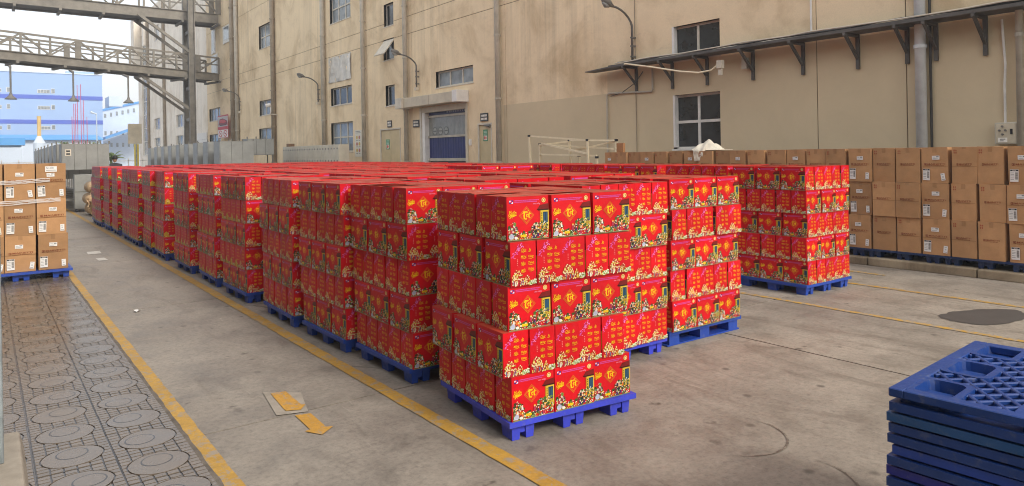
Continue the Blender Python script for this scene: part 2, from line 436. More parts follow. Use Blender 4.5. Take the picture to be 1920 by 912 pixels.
def art_wide(seed=1):
    r = random.Random(seed); A = []
    rect(A, 0.06, 0.155, 0.845, 0.925, S('#4a2a86')); rect(A, 0.065, 0.105, 0.885, 0.92, S('#e9e6f2')); rect(A, 0.11, 0.15, 0.85, 0.885, S('#e9e6f2'))
    ell(A, 0.107, 0.885, 0.024, 0.024, S('#d8204a'), 8)
    for v, u1 in ((0.9, 0.77), (0.865, 0.72)):
        u = 0.185
        while u < u1:
            w = r.uniform(0.008, 0.02); rect(A, u, min(u + w, u1), v, v + 0.021, LILAC); u += w + 0.007
    put_text(A, "chúc mừng", 0.62, 0.80, 0.795, 0.845, S('#f0a8c8'), 0.3)
    ell(A, 0.88, 0.895, 0.05, 0.056, S('#f0d27a'), 14); ell(A, 0.88, 0.895, 0.035, 0.04, S('#b8741c'), 12); ell(A, 0.88, 0.9, 0.02, 0.02, S('#f6e7a8'), 8); rect(A, 0.86, 0.9, 0.865, 0.878, S('#f6e7a8'))
    # diamond with the word Tết
    diamond(A, 0.46, 0.56, 0.185, 0.21, 0.008, S('#f08a28')); diamond(A, 0.46, 0.56, 0.165, 0.188, 0.006, S('#f08a28'))
    A.append(([(0.605, 0.56), (0.46, 0.725), (0.315, 0.56), (0.46, 0.395)], S('#e0281c'))); diamond(A, 0.46, 0.56, 0.148, 0.168, 0.006, S('#f0a030'))
    stroke(A, [(0.37, 0.60), (0.40, 0.645), (0.45, 0.64), (0.47, 0.66)], [0.015, 0.04, 0.03, 0.01], GOLD)
    stroke(A, [(0.425, 0.64), (0.40, 0.56), (0.41, 0.49), (0.45, 0.475), (0.47, 0.51)], [0.02, 0.035, 0.035, 0.03, 0.01], GOLD)
    stroke(A, [(0.45, 0.55), (0.485, 0.575), (0.475, 0.60), (0.455, 0.57), (0.465, 0.53), (0.50, 0.53)], [0.012, 0.02, 0.018, 0.018, 0.02, 0.01], GOLD)
    stroke(A, [(0.455, 0.62), (0.475, 0.645), (0.495, 0.62)], 0.014, GOLD); stroke(A, [(0.49, 0.65), (0.51, 0.685)], 0.016, GOLD)
    stroke(A, [(0.53, 0.64), (0.515, 0.56), (0.525, 0.50), (0.55, 0.515)], [0.015, 0.03, 0.03, 0.008], GOLD); stroke(A, [(0.49, 0.585), (0.565, 0.60)], 0.016, GOLD)
    # brush lettering at left
    put_text(A, "Xuân", 0.02, 0.22, 0.575, 0.69, GOLD, 0.35, 0.02)
    stroke(A, [(0.03, 0.55), (0.09, 0.585), (0.15, 0.56), (0.23, 0.585)], [0.01, 0.028, 0.03, 0.008], GOLD); stroke(A, [(0.06, 0.51), (0.10, 0.56), (0.13, 0.52)], [0.02, 0.03, 0.01], GOLD)
    # house at right
    rect(A, 0.785, 1.0, 0.2, 0.68, S('#d8b83c')); rect(A, 0.785, 0.81, 0.2, 0.66, S('#c98a1e')); rect(A, 0.86, 0.975, 0.34, 0.62, S('#1f3550')); rect(A, 0.872, 0.963, 0.36, 0.60, S('#2f5570')); rect(A, 0.912, 0.924, 0.36, 0.60, S('#16283c'))
    for v in (0.40, 0.46, 0.52, 0.57): rect(A, 0.82, 0.838, v, v + 0.035, S('#3a2a1a'))
    rect(A, 0.745, 1.0, 0.655, 0.685, S('#3a2018')); A.append(([(0.71, 0.675), (1.0, 0.675), (1.0, 0.815), (0.79, 0.785)], S('#7a1f1c'))); A.append(([(0.71, 0.672), (1.0, 0.672), (1.0, 0.69), (0.718, 0.69)], S('#4a1512')))
    # greenery and crowd
    def inmass(u, v):
        top = 0.46 * max(0, 1 - abs(u - 0.13) / 0.2) ** 0.6 if u < 0.32 else 0
        top = max(top, 0.1, 0.40 * min(1, max(0, (u - 0.43) / 0.22)) ** 0.8 if u > 0.43 else 0, 0.17 if 0.28 < u < 0.45 else 0)
        return v < top
    for k in range(90):
        u, v = r.uniform(0.02, 0.98), r.uniform(0.02, 0.42)
        if inmass(u, v - 0.02): ell(A, min(max(u, 0.05), 0.95), max(v, 0.045), r.uniform(0.025, 0.045), r.uniform(0.025, 0.04), r.choice(GREENS), 6, r.random())
    rect(A, 0.01, .99, 0, 0.02, S('#8a9a6a'))
    for k in range(420):
        u, v = r.uniform(0.015, 0.985), r.uniform(0.02, 0.45)
        if inmass(u, v): ell(A, min(max(u, 0.03), 0.97), max(v, 0.025), r.uniform(0.007, 0.017), r.uniform(0.007, 0.017), r.choice(CROWD), 6, r.random())
    for k in range(14):  # people: robe, head, hat
        u = r.choice([r.uniform(0.1, 0.24), r.uniform(0.52, 0.92)]); v = r.uniform(0.08, 0.3)
        rb = r.choice([S('#e8762a'), S('#8a1f3c'), S('#4a2a6a'), S('#f0eadd'), S('#2a2a3a'), S('#c83a5a')])
        A.append(([(u - 0.026, v - 0.05), (u + 0.026, v - 0.05), (u + 0.014, v + 0.03), (u - 0.014, v + 0.03)], rb))
        ell(A, u, v + 0.045, 0.017, 0.02, S('#f4d3b0'), 7); A.append(([(u - 0.03, v + 0.055), (u + 0.03, v + 0.055), (u, v + 0.085)], r.choice([S('#ddd2ba'), S('#2a2018'), S('#2a2018'), GOLD])))
    ell(A, 0.09, 0.09, 0.06, 0.055, S('#c9cddc'), 10); ell(A, 0.1, 0.11, 0.05, 0.05, S('#b9bdd2'), 9); ell(A, 0.2, 0.06, 0.04, 0.035, WHT, 8)
    for u in (0.33, 0.38, 0.42): ell(A, u, 0.10, 0.03, 0.035, GOLD, 7)
    return A

def art_narrow(seed=2):
    r = random.Random(seed); A = []
    stroke(A, [(0.03, 0.66), (0.15, 0.72), (0.2, 0.83), (0.4, 0.95)], 0.014, S('#8a1a3a'))
    for k in range(46):
        t = r.random(); u = 0.06 + 0.38 * t + r.uniform(-0.09, 0.09); v = 0.66 + 0.28 * t + r.uniform(-0.05, 0.06)
        if u > 0.03 and v < 0.98: ell(A, u, v, r.uniform(0.012, 0.034), r.uniform(0.008, 0.02), r.choice([PINK, S('#d83a8a'), S('#f29ac8'), LILAC]), 6)
    for v in (0.47, 0.51, 0.55, 0.59): rect(A, 0.265, 0.285, v, v + 0.022, S('#f0a8a0'))
    for u, ws in ((0.42, ("Chúc", "Mừng", "Năm", "Mới")), (0.70, ("An", "Khang", "Thịnh", "Vượng"))):
        for k, w in enumerate(ws):
            v = 0.80 - 0.148 * k + r.uniform(-0.008, 0.008); L = 0.065 * len(w) if len(w) < 4 else 0.24
            put_text(A, w, u - (0.02 if k else 0), u + L - 0.04, v - 0.03, v + 0.042, GOLD, 0.35, 0.008)
            stroke(A, [(u - 0.02, v - 0.035), (u + L * 0.4, v - 0.042), (u + L - 0.02, v - 0.02)], [0.003, 0.010, 0.002], GOLD)
    def top(u): return 0.34 * max(0, 1 - abs(u - 0.24) / 0.3) ** 0.5 + 0.05 if u < 0.5 else 0.13 + 0.12 * max(0, 1 - abs(u - 0.62) / 0.15)
    for k in range(300):
        u, v = r.uniform(0.03, 0.97), r.uniform(0.015, 0.38)
        if v < top(u):
            c = r.choice([S('#f0d45a'), S('#e8bc3a'), S('#f4e49a'), S('#f2ecc8'), S('#8a6a2a'), S('#b8443a'), S('#ece0b4'), S('#e4c860')])
            ell(A, u, max(v, 0.02), r.uniform(0.014, 0.032), r.uniform(0.009, 0.02), c, 6, r.random())
    for k in range(7):
        u = 0.08 + 0.06 * k; rect(A, u, u + 0.028, 0.03, r.uniform(0.10, 0.16), r.choice([S('#3a5a9a'), S('#d8304a'), S('#f0eadd'), S('#7a3a8a')])); ell(A, u + 0.014, 0.17, 0.02, 0.016, S('#f4d3b0'), 6)
    for k in range(40):
        u, v = r.uniform(0.72, 0.97), r.uniform(0.02, 0.12); ell(A, u, v, r.uniform(0.015, 0.035), r.uniform(0.01, 0.022), r.choice([WHT, S('#b9c88a'), S('#6f8a3a'), S('#dfe6d8')]), 6)
    return A

def lod_wide(r):
    A = []
    rect(A, 0.06, 0.15, 0.85, 0.92, S('#8a6ab0')); rect(A, 0.185, 0.77, 0.87, 0.915, LILAC); ell(A, 0.88, 0.895, 0.05, 0.056, S('#f0d27a'), 6)
    diamond(A, 0.46, 0.56, 0.18, 0.2, 0.015, S('#f08a28')); ell(A, 0.45, 0.57, 0.06, 0.06, GOLD, 5, 0.4); rect(A, 0.03, 0.22, 0.55, 0.65, GOLD)
    rect(A, 0.77, 0.99, 0.2, 0.67, S('#e0b830')); rect(A, 0.86, 0.97, 0.34, 0.62, S('#1f3550')); A.append(([(0.71, 0.675), (0.99, 0.675), (0.99, 0.81), (0.79, 0.785)], S('#7a1f1c')))
    rect(A, 0.01, 0.99, 0.01, 0.1, S('#7d8a5a')); A.append(([(0.01, 0.1), (0.3, 0.1), (0.2, 0.4), (0.08, 0.42)], S('#4d6a2c'))); A.append(([(0.45, 0.1), (0.99, 0.1), (0.99, 0.4), (0.7, 0.36)], S('#4d6a2c')))
    for k in range(22):
        u = r.choice([r.uniform(0.04, 0.26), r.uniform(0.55, 0.95), r.uniform(0.05, 0.95)]); v = r.uniform(0.04, 0.36 if (u < 0.26 or u > 0.58) else 0.1)
        rect(A, u - 0.028, u + 0.028, v - 0.025, v + 0.03, r.choice(CROWD))
    return A
def lod_narrow(r):
    A = []
    for u in (0.42, 0.70):
        for k in range(4): rect(A, u, u + 0.15, 0.785 - 0.148 * k, 0.82 - 0.148 * k, S('#e8a81c'))
    for k in range(5): rect(A, 0.05 + 0.06 * k, 0.1 + 0.06 * k, 0.66 + 0.05 * k, 0.71 + 0.05 * k, PINK)
    A.append(([(0.02, 0.01), (0.5, 0.01), (0.42, 0.24), (0.24, 0.36), (0.06, 0.26)], S('#d8b030'))); rect(A, 0.5, 0.98, 0.01, 0.13, S('#b8b06a'))
    for k in range(12):
        u = r.uniform(0.05, 0.9); v = r.uniform(0.03, 0.24 if u < 0.5 else 0.12); rect(A, u, u + 0.07, v, v + 0.04, r.choice([S('#f6e27a'), S('#8a6a1e'), S('#b8343a'), WHT, S('#5a6a2a')]))
    return A

BW, BN, BH = 0.284, 0.1705, 0.247     # gift box: wide, narrow, high
def add_art(mb, A, org, du, dv, nrm, step=6e-6, m=0):
    org = Vector(org); du = Vector(du); dv = Vector(dv); nrm = Vector(nrm)
    for i, (pts, col) in enumerate(A):
        o = org + nrm * (0.0004 + step * i)
        P = [o + du * u + dv * v for u, v in pts]
        n = (P[1] - P[0]).cross(P[2] - P[0])
        if n.dot(nrm) < 0: P.reverse()
        mb.face(P, col, m)
def gift_box(wide, narrow, hd=True, lift=(0.0, 0.0)):
    mb = MB(); a, b, h = BW / 2 - 0.0012, BN / 2 - 0.0012, BH - 0.0015
    top = S('#c2452f')
    mb.raw([(-a, -b, 0), (a, -b, 0), (a, b, 0), (-a, b, 0), (-a, -b, h), (a, -b, h), (a, b, h), (-a, b, h)], [(0, 3, 2, 1), (0, 1, 5, 4), (1, 2, 6, 5), (2, 3, 7, 6), (3, 0, 4, 7)], RED)
    mb.face([(-a, -b, h), (a, -b, h), (a, b, h), (-a, b, h)], top)
    if not hd: mb.face([(-a, -.004, h + .0008), (a, -.004, h + .0008), (a, .004, h + .0008), (-a, .004, h + .0008)], S('#5a1a12'))
    if hd:
        for sg, lf in ((-1, lift[0]), (1, lift[1])):
            ya, yb_ = sg * b, sg * .0012; P = [(-a, ya, h + .0002), (a, ya, h + .0002), (a, yb_, h + .0002 + lf), (-a, yb_, h + .0002 + lf)]; P = P if sg < 0 else P[::-1]
            mb.hexa(P + [(x, y, z + .0014) for x, y, z in P], tuple(c * (1.0 if sg < 0 else .92) for c in top))
        mb.face([(0.03 * math.cos(t), -0.05 + 0.009 * math.sin(t), h + 0.0022 + lift[0] * .75) for t in (2 * math.pi * k / 10 for k in range(10))], S('#d9b8a0'))
    add_art(mb, wide, (-a, -b, 0), (2 * a, 0, 0), (0, 0, h), (0, -1, 0)); add_art(mb, wide, (a, b, 0), (-2 * a, 0, 0), (0, 0, h), (0, 1, 0))
    add_art(mb, narrow, (-a, b, 0), (0, -2 * b, 0), (0, 0, h), (-1, 0, 0)); add_art(mb, narrow, (a, -b, 0), (0, 2 * b, 0), (0, 0, h), (1, 0, 0))
    return mb

# ------------------------------------------------------------------ ground, slabs, pavement
mb = MB(); mb.box(-400, 400, -60, 700, -0.6, -0.014); struct(mb.build('ground', M['asphalt']))
yard = struct(obj('yard_floor', None))
base = MB(); base.box(-2.6, 9.56, -9, 44, -0.0135, -0.010); base.build('joint_bed', M['joint'], yard)
rs = random.Random(5)
xs = [0.905, 5.15, 9.55]; ys = [-8.0, -4.0, 0.2, 4.375, 8.5, 12.7, 16.9, 21.1, 25.3, 29.5, 36.0, 44.0]
for i in range(len(xs) - 1):
    for j in range(len(ys) - 1):
        m = MB(); g = 0.0075
        m.box(xs[i] + g, xs[i + 1] - g, ys[j] + g, ys[j + 1] - g, -0.009, 0.0 - rs.uniform(0, 0.0015)); m.build('concrete_slab', M['concrete'], yard)

def sheet(name, mat, pts, z, parent=yard):
    m = MB(); m.face([(x, y, z) for x, y in pts]); return m.build(name, mat, parent)
def ragged(x0, x1, y0, y1, step=0.09, amp=0.004, seed=0):
    r = random.Random(seed); n = int((y1 - y0) / step); p = []
    for k in range(n + 1): p.append((x1 + r.uniform(-amp, amp), y0 + (y1 - y0) * k / n))
    for k in range(n, -1, -1): p.append((x0 + r.uniform(-amp, amp), y0 + (y1 - y0) * k / n))
    return p
def line_strip(name, mat, x0, x1, y0, y1, z, seed):
    m = MB(); r = random.Random(seed); step = 0.1; n = int((y1 - y0) / step)
    a = [(x0 + r.uniform(-.004, .004), x1 + r.uniform(-.004, .004)) for _ in range(n + 1)]
    for k in range(n):
        ya, yb = y0 + step * k, y0 + step * (k + 1)
        m.face([(a[k][0], ya, z), (a[k][1], ya, z), (a[k + 1][1], yb, z), (a[k + 1][0], yb, z)])
    return m.build(name, mat, yard)
line_strip('filler_strip', M['filler'], 0.872, 0.918, 1.0, 40, 0.0095, 9)
line_strip('yellow_line', M['yellow'], 0.915, 1.0, 1.0, 40, 0.004, 1)
line_strip('yellow_line', M['yellow'], 2.115, 2.215, 1.0, 40, 0.004, 2)
line_strip('yellow_line', M['yellow_far'], 8.10, 8.18, -3, 9.0, 0.004, 3)
line_strip('yellow_line', M['yellow_far'], 6.69, 6.76, -3, 9.0, 0.004, 4)
sheet('yellow_line', M['yellow_far'], [(8.9, 4.3), (8.98, 4.3), (8.98, 5.0), (8.9, 5.0)], 0.004)
sheet('repair_patch', M['patch'], [(1.43, 4.40), (1.61, 4.34), (1.70, 4.72), (1.50, 4.90)], 0.004)
sheet('floor_arrow', M['yellow_faded'], [(1.50, 4.48), (1.50, 4.43), (1.58, 4.39), (1.64, 4.47), (1.615, 4.48), (1.625, 4.80), (1.53, 4.82)], 0.008)
sheet('floor_arrow', M['yellow_faded'], [(1.52, 4.33), (1.51, 4.05), (1.475, 4.04), (1.535, 3.93), (1.635, 4.01), (1.60, 4.03), (1.61, 4.30)], 0.004)
sheet('floor_mark', M['white_paint'], [(1.40, 13.95), (1.60, 13.95), (1.62, 14.35), (1.42, 14.35)], 0.004)
sheet('floor_mark', M['white_paint'], [(1.45, 12.95), (1.58, 12.95), (1.56, 13.3), (1.44, 13.3)], 0.004)
r = random.Random(11)
m = MB(); P = []
for k in range(44):
    t = 2 * math.pi * k / 44; q = 1 + r.uniform(-.07, .05) + .06 * math.sin(3 * t + 1)
    P.append((7.45 + q * (.45 * math.cos(t) + .12 * math.sin(t)), 2.68 + q * (.23 * math.sin(t) - .14 * math.cos(t)), .004))
for k in range(44): m.face([(7.45, 2.68, .004), P[k], P[(k + 1) % 44]])
m.build('dark_floor_patch', M['damp'], yard)

def arc(name, cx, cy, rad, w, t0, t1, n=22):
    m = MB()
    for k in range(n):
        a, b = R(t0 + (t1 - t0) * k / n), R(t0 + (t1 - t0) * (k + 1) / n)
        wa, wb = w * math.sin(math.pi * (k + .3) / (n + .6)), w * math.sin(math.pi * (k + 1.3) / (n + .6))
        m.face([(cx + (rad - max(wa, .002)) * math.cos(a), cy + (rad - max(wa, .002)) * math.sin(a), .0035), (cx + rad * math.cos(a), cy + rad * math.sin(a), .0035), (cx + rad * math.cos(b), cy + rad * math.sin(b), .0035), (cx + (rad - max(wb, .002)) * math.cos(b), cy + (rad - max(wb, .002)) * math.sin(b), .0035)])
    return m.build(name, M['tyre'], yard)
arc('tyre_mark', 3.35, 2.45, .28, .012, -150, 20); arc('tyre_mark', 3.1, 1.95, .3, .014, -160, 10)

# pavement tiles on the left: a disc with an off-centre inner disc in a field of small setts
pave = struct(obj('pavement', None))
mb = MB(); mb.box(-2.6, 0.90, -9, 44, -0.0135, 0.002, S('#4a4138')); mb.build('tile_bed', M['tile'], pave)
def tile_mesh(seed):
    r = random.Random(seed); m = MB(); X, Y = 0.352, 0.392; z = 0.0
    gro = S('#2c251f'); c0 = S('#6f6355')
    m.box(-X / 2, X / 2, -Y / 2, Y / 2, -0.004, z, gro)
    rad = 0.150; ox, oy = r.uniform(-.01, .01), r.uniform(-.01, .01)
    nx, ny = 6, 9; g = 0.0042
    for i in range(nx):
        for j in range(ny):
            xa, xb = -X / 2 + X * i / nx + g, -X / 2 + X * (i + 1) / nx - g; ya, yb = -Y / 2 + Y * j / ny + g, -Y / 2 + Y * (j + 1) / ny - g
            cs = [(xa, ya), (xb, ya), (xb, yb), (xa, yb)]
            if all(math.hypot(x - ox, y - oy) < rad for x, y in cs): continue
            P = []
            for q in range(4):
                (x0, y0), (x1, y1) = cs[q], cs[(q + 1) % 4]
                for e in range(4):
                    x, y = x0 + (x1 - x0) * e / 4, y0 + (y1 - y0) * e / 4; dd = math.hypot(x - ox, y - oy)
                    if dd < rad: x, y = ox + (x - ox) * rad / dd, oy + (y - oy) * rad / dd
                    P.append((x, y))
            t = r.uniform(.85, 1.12); cc = tuple(k * t for k in c0); zt = .0042 + r.uniform(-.0004, .0004)
            if all(math.hypot(x - ox, y - oy) > rad * 1.001 for x, y in cs): P = cs
            m.face([(x, y, zt) for x, y in P], cc)
            for q in range(len(P)): m.face([(*P[q], z), (*P[(q + 1) % len(P)], z), (*P[(q + 1) % len(P)], zt), (*P[q], zt)], cc)
    def ring(cx, cy, ra, rb, zz, col, n=36):
        for k in range(n):
            t0, t1 = 2 * math.pi * k / n, 2 * math.pi * (k + 1) / n
            m.face([(cx + ra * math.cos(t0), cy + ra * math.sin(t0), zz), (cx + rb * math.cos(t0), cy + rb * math.sin(t0), zz), (cx + rb * math.cos(t1), cy + rb * math.sin(t1), zz), (cx + ra * math.cos(t1), cy + ra * math.sin(t1), zz)], col)
    a = r.uniform(0, 6.28); ix, iy, ir = ox + 0.04 * math.cos(a), oy + 0.04 * math.sin(a), 0.078
    def disc(cx, cy, rr, z0, z1, col, n=36):
        P = [(cx + rr * math.cos(2 * math.pi * k / n), cy + rr * math.sin(2 * math.pi * k / n)) for k in range(n)]
        m.face([(x, y, z1) for x, y in P], col)
        for k in range(n): m.face([(*P[k], z0), (*P[(k + 1) % n], z0), (*P[(k + 1) % n], z1), (*P[k], z1)], col)
    disc(ox, oy, rad - 0.008, 0.0, 0.0044, tuple(k * 1.04 for k in c0))
    ring(ix, iy, ir - 0.008, ir, 0.0048, gro)
    disc(ix, iy, ir - 0.008, 0.0045, 0.0052, tuple(k * 1.05 for k in c0))
    return m.mesh('paving_tile', M['tile'])
TM = [tile_mesh(s) for s in range(8)]
r = random.Random(3)
for c, (cx, off) in enumerate(((0.01, 0.2), (0.368, 0.10), (0.722, -0.28))):
    for j in range(26):
        y = 2.4 + 0.398 * j + off
        if y > 11.0 + c * 2.0: continue
        o = obj('paving_tile', r.choice(TM), pave, (cx, y, 0.0065 + r.uniform(-.0008, .0008)), r.choice([0, math.pi]) + r.uniform(-.008, .008))
mb = MB(); mb.box(0.545 - .0, 0.552, 1.5, 14, 0.002, 0.004, S('#332c25')); mb.build('drain_groove', M['tile'], pave)

# concrete footing and galvanised post at the left edge
t = thing('steel_post', 'galvanised steel post on a concrete footing at the left edge', 'post', (0, 4.38, 0))
mb = MB(); mb.hexa([(-0.45, -0.55, 0), (0.158, -0.55, 0), (0.162, 0.44, 0), (-0.45, 0.44, 0), (-0.45, -0.55, 0.11), (0.132, -0.55, 0.11), (0.137, 0.42, 0.11), (-0.45, 0.42, 0.11)])
bevel(mb.build('concrete_footing', M['patch'], t), 0.012)
mb = MB(); mb.box(-0.02, 0.062, -0.06, 0.06, 0.11, 7.0); bevel(mb.build('post', M['galv'], t), 0.006)

# kerb and raised walkway under the right-hand cartons
walk = struct(obj('raised_walkway', None))
mb = MB(); mb.box(9.86, 12.45, -6, 46, -0.0135, 0.098); mb.build('walkway_slab', M['concrete'], walk)
y = -4.4; r = random.Random(8)
while y < 22:
    mb = MB(); mb.box(9.56 + r.uniform(0, .012), 9.855, y + .006, y + 1.32 - .006, -0.012, 0.102 + r.uniform(-.004, .004)); bevel(mb.build('kerb_stone', M['kerb'], walk), 0.015)
    y += 1.32

# ------------------------------------------------------------------ factory building on the right
WX = 12.5
fac = thing('factory_building', 'long beige rendered factory building with streaked walls behind all the stacks', 'building', (WX, 0, 0))
OPEN = []     # (y0, y1, z0, z1)
WIN = [  # y0,y1,z0,z1, columns, rows, glass, frame
    (9.38, 10.66, 1.62, 2.83, 2, 2, 'glass', 'frame_w'), (9.36, 10.66, 3.60, 4.37, 2, 1, 'glass', 'frame'),
    (18.76, 21.08, 3.87, 4.42, 3, 1, 'glass_l', 'frame'), (24.12, 24.92, 6.54, 7.40, 1, 1, 'glass', 'frame'), (24.12, 25.0, 5.25, 6.05, 1, 1, 'glass', 'frame'), (24.12, 24.88, 3.48, 4.27, 1, 1, 'glass', 'frame'),
    (28.0, 30.22, 7.47, 8.75, 3, 2, 'glass_l', 'frame'), (28.0, 30.25, 3.82, 4.6, 3, 1, 'glass', 'frame'), (27.95, 30.3, 1.77, 3.06, 3, 2, 'glass_l', 'frame'),
    (37.95, 40.38, 7.63, 8.92, 3, 2, 'glass_l', 'frame'), (37.95, 40.45, 3.92, 4.74, 3, 1, 'glass_l', 'frame'), (37.95, 40.6, 2.55, 3.2, 3, 1, 'glass_l', 'frame'),
    (48.7, 51.5, 4.1, 4.94, 3, 1, 'glass_l', 'frame'), (48.7, 51.5, 2.5, 3.2, 3, 1, 'glass_l', 'frame')]
for w in WIN: OPEN.append(w[:4])
OPEN += [(19.2, 21.98, 0.0, 3.2), (17.77, 18.54, 0.0, 2.54), (23.7, 25.39, 0.0, 2.62)]
yb = [-8, -2, 3.2, 5.6, 7.2, 11.78, 17.0, 22.75, 26.5, 30.75, 37.6, 44.7, 52.0]
zb = [0.0, 6.02, 6.66, 10.1, 14.5]
def cut(rc, holes):
    out = [rc]
    for h in holes:
        nw = []
        for (a, b, c, d) in out:
            if h[1] <= a or h[0] >= b or h[3] <= c or h[2] >= d: nw.append((a, b, c, d)); continue
            if h[0] > a: nw.append((a, h[0], c, d))
            if h[1] < b: nw.append((h[1], b, c, d))
            y0, y1 = max(a, h[0]), min(b, h[1])
            if h[2] > c: nw.append((y0, y1, c, h[2]))
            if h[3] < d: nw.append((y0, y1, h[3], d))
        out = nw
    return out
for i in range(len(yb) - 1):
    for j in range(len(zb) - 1):
        g = 0.009; rc = (yb[i] + g, yb[i + 1] - g, zb[j] + (g if j else 0), zb[j + 1] - g)
        m = MB()
        for (a, b, c, d) in cut(rc, OPEN): m.box(0, 0.22, a, b, c, d)
        m.build('wall_panel', M['wall'], fac)
m = MB()
for (a, b, c, d) in cut((-8, 52, 0, 14.5), OPEN): m.box(0.015, 0.21, a, b, c, d)
m.build('wall_core', M['wall_back'], fac)
m = MB(); m.box(0.35, 9, -8, 52, 0, 14.4); m.build('dark_interior', M['black'], fac)
def window(parent, y0, y1, z0, z1, nc, nr, gl, fr, x=0.0, depth=0.11):
    m = MB(); t = 0.05; xa, xb = x + depth, x + depth + 0.05
    m.box(xa, xb, y0, y0 + t, z0, z1); m.box(xa, xb, y1 - t, y1, z0, z1); m.box(xa, xb, y0 + t, y1 - t, z0, z0 + t); m.box(xa, xb, y0 + t, y1 - t, z1 - t, z1)
    for k in range(1, nc): yy = y0 + (y1 - y0) * k / nc; m.box(xa - .004, xb, yy - t * .6, yy + t * .6, z0 + t, z1 - t)
    for k in range(1, nr): zz = z0 + (z1 - z0) * k / nr; m.box(xa - .008, xb, y0 + t, y1 - t, zz - t * .6, zz + t * .6)
    w = m.build('window', M[fr], parent)
    for a in range(nc):
        for b in range(nr):
            p = MB(); ya, yb_ = y0 + (y1 - y0) * a / nc + .03, y0 + (y1 - y0) * (a + 1) / nc - .03; za, zb_ = z0 + (z1 - z0) * b / nr + .03, z0 + (z1 - z0) * (b + 1) / nr - .03
            p.box(x + depth + .02, x + depth + .03, ya, yb_, za, zb_); p.build('pane', M[gl], w)
    m = MB(); m.box(x - .02, x + depth, y0 - .03, y1 + .03, z0 - .035, z0 + .002); m.build('window_sill', M['frame'] if fr == 'frame' else M[fr], w)
    return w
for w in WIN: window(fac, *w)
# white side reveal of the two windows near the cable tray
for z0, z1 in ((1.66, 2.83), (3.64, 4.37)):
    m = MB(); m.box(-.003, 0.105, 10.60, 10.655, z0, z1); m.build('window_reveal', M['white'], fac)
# open top-hung sash
m = MB(); m.hexa([(-.42, 24.14, 5.42), (-.42, 24.98, 5.42), (-.40, 24.98, 5.39), (-.40, 24.14, 5.39), (0.03, 24.14, 6.02), (0.03, 24.98, 6.02), (0.05, 24.98, 5.99), (0.05, 24.14, 5.99)]); m.build('open_sash', M['frame'], fac)
# rippled foil-covered opening
m = MB(); r = random.Random(4); ny, nz = 14, 8
P = [[(-0.02 - 0.03 * math.sin(i * 1.1 + j * .4) - r.uniform(0, .02), 28.0 + 2.4 * i / ny, 4.86 + 1.1 * j / nz) for j in range(nz + 1)] for i in range(ny + 1)]
for i in range(ny):
    for j in range(nz): m.face([P[i][j], P[i][j + 1], P[i + 1][j + 1], P[i + 1][j]])
m.build('foil_covered_panel', M['foil'], fac, smooth=True)
m = MB()
for a in ((28.0, 28.04, 4.84, 5.98), (30.36, 30.42, 4.84, 5.98), (28.04, 30.36, 4.84, 4.88), (28.04, 30.36, 5.94, 5.98)): m.box(-.015, .0, *a)
m.build('foil_panel_frame', M['frame'], fac)
# downpipes
def pipe(y, rad, mat, x=-0.13, z0=0.1, z1=14.3, clips=True):
    m = MB(); m.tube([(x, y, z0), (x, y, z1)], rad, 12); p = m.build('downpipe', M[mat], fac, smooth=True)
    if clips:
        z = z0 + 1.2
        while z < z1: c = MB(); c.tube([(x, y, z), (x, y, z + .06)], rad * 1.18, 12); c.box(x, 0, y - .015, y + .015, z + .01, z + .05); z += 1.9; c.build('pipe_clip', M[mat], p)
for y, rad, mt in ((17.24, .085, 'pipe'), (23.02, .085, 'pipe'), (26.6, .085, 'pipe'), (30.8, .1, 'pipe'), (37.7, .12, 'pipe_brown'), (44.4, .12, 'pipe'), (45.3, .14, 'pipe_brown'), (5.32, .085, 'pipe_blue'), (3.93, .05, 'pipe')): pipe(y, rad, mt)
m = MB(); m.tube([(-.05, 5.2, .1), (-.05, 5.2, 14)], .022, 8); m.build('cable_conduit', M['wire'], fac)
m = MB(); m.tube([(-.03, 7.28, 3.62), (-.03, 7.28, 14)], .02, 8); m.build('cable_conduit', M['white'], fac)
m = MB(); m.tube([(-.03, 26.85, .1), (-.03, 26.85, 3.1)], .03, 8); m.build('cable_conduit', M['frame'], fac)
# conduit that drops, runs along and drops again below the tray end
m = MB(); m.tube([(-.04, 11.22, 3.5), (-.04, 11.22, 3.0), (-.04, 11.26, 2.97), (-.04, 12.66, 3.03), (-.04, 12.72, 2.98), (-.04, 12.74, 0.2)], .022, 8); m.build('cable_conduit', M['pipe'], fac)
m = MB(); m.tube([(-.025, 11.76, 1.0), (-.025, 11.76, 9)], .010, 6); m.build('cable_conduit', M['pipe_brown'], fac)
# roller door with hood
rd = obj('roller_door', None, fac)
m = MB(); m.box(-.02, .25, 21.86, 22.05, .1, 3.2); m.build('door_jamb', M['white'], rd)
m = MB(); m.box(-.05, .2, 19.08, 19.2, .1, 3.25); m.build('door_jamb', M['hood'], rd)
m = MB(); m.box(-.05, -.02, 22.06, 22.16, .1, 3.25); m.build('guide_rail', M['frame'], rd)
m = MB(); m.box(-.04, .2, 19.2, 22.05, 3.06, 3.24); m.build('lintel_box', M['hood'], rd)
m = MB(); n = 60
def wavy(z0, z1, mat, amp):
    m = MB(); r = random.Random(int(z0 * 10))
    px = [0.16 + amp * math.sin(k * 1.7) * r.uniform(.3, 1) for k in range(n + 1)]
    for k in range(n):
        ya, yb_ = 19.2 + 2.66 * k / n, 19.2 + 2.66 * (k + 1) / n
        m.face([(px[k], ya, z0), (px[k + 1], yb_, z0), (px[k + 1], yb_, z1), (px[k], ya, z1)])
    return m.build('curtain', M[mat], rd, smooth=True)
wavy(2.96, 3.2, 'navy', 0.0); wavy(2.24, 2.9, 'clear', 0.004); wavy(1.46, 2.18, 'navy', 0.012)
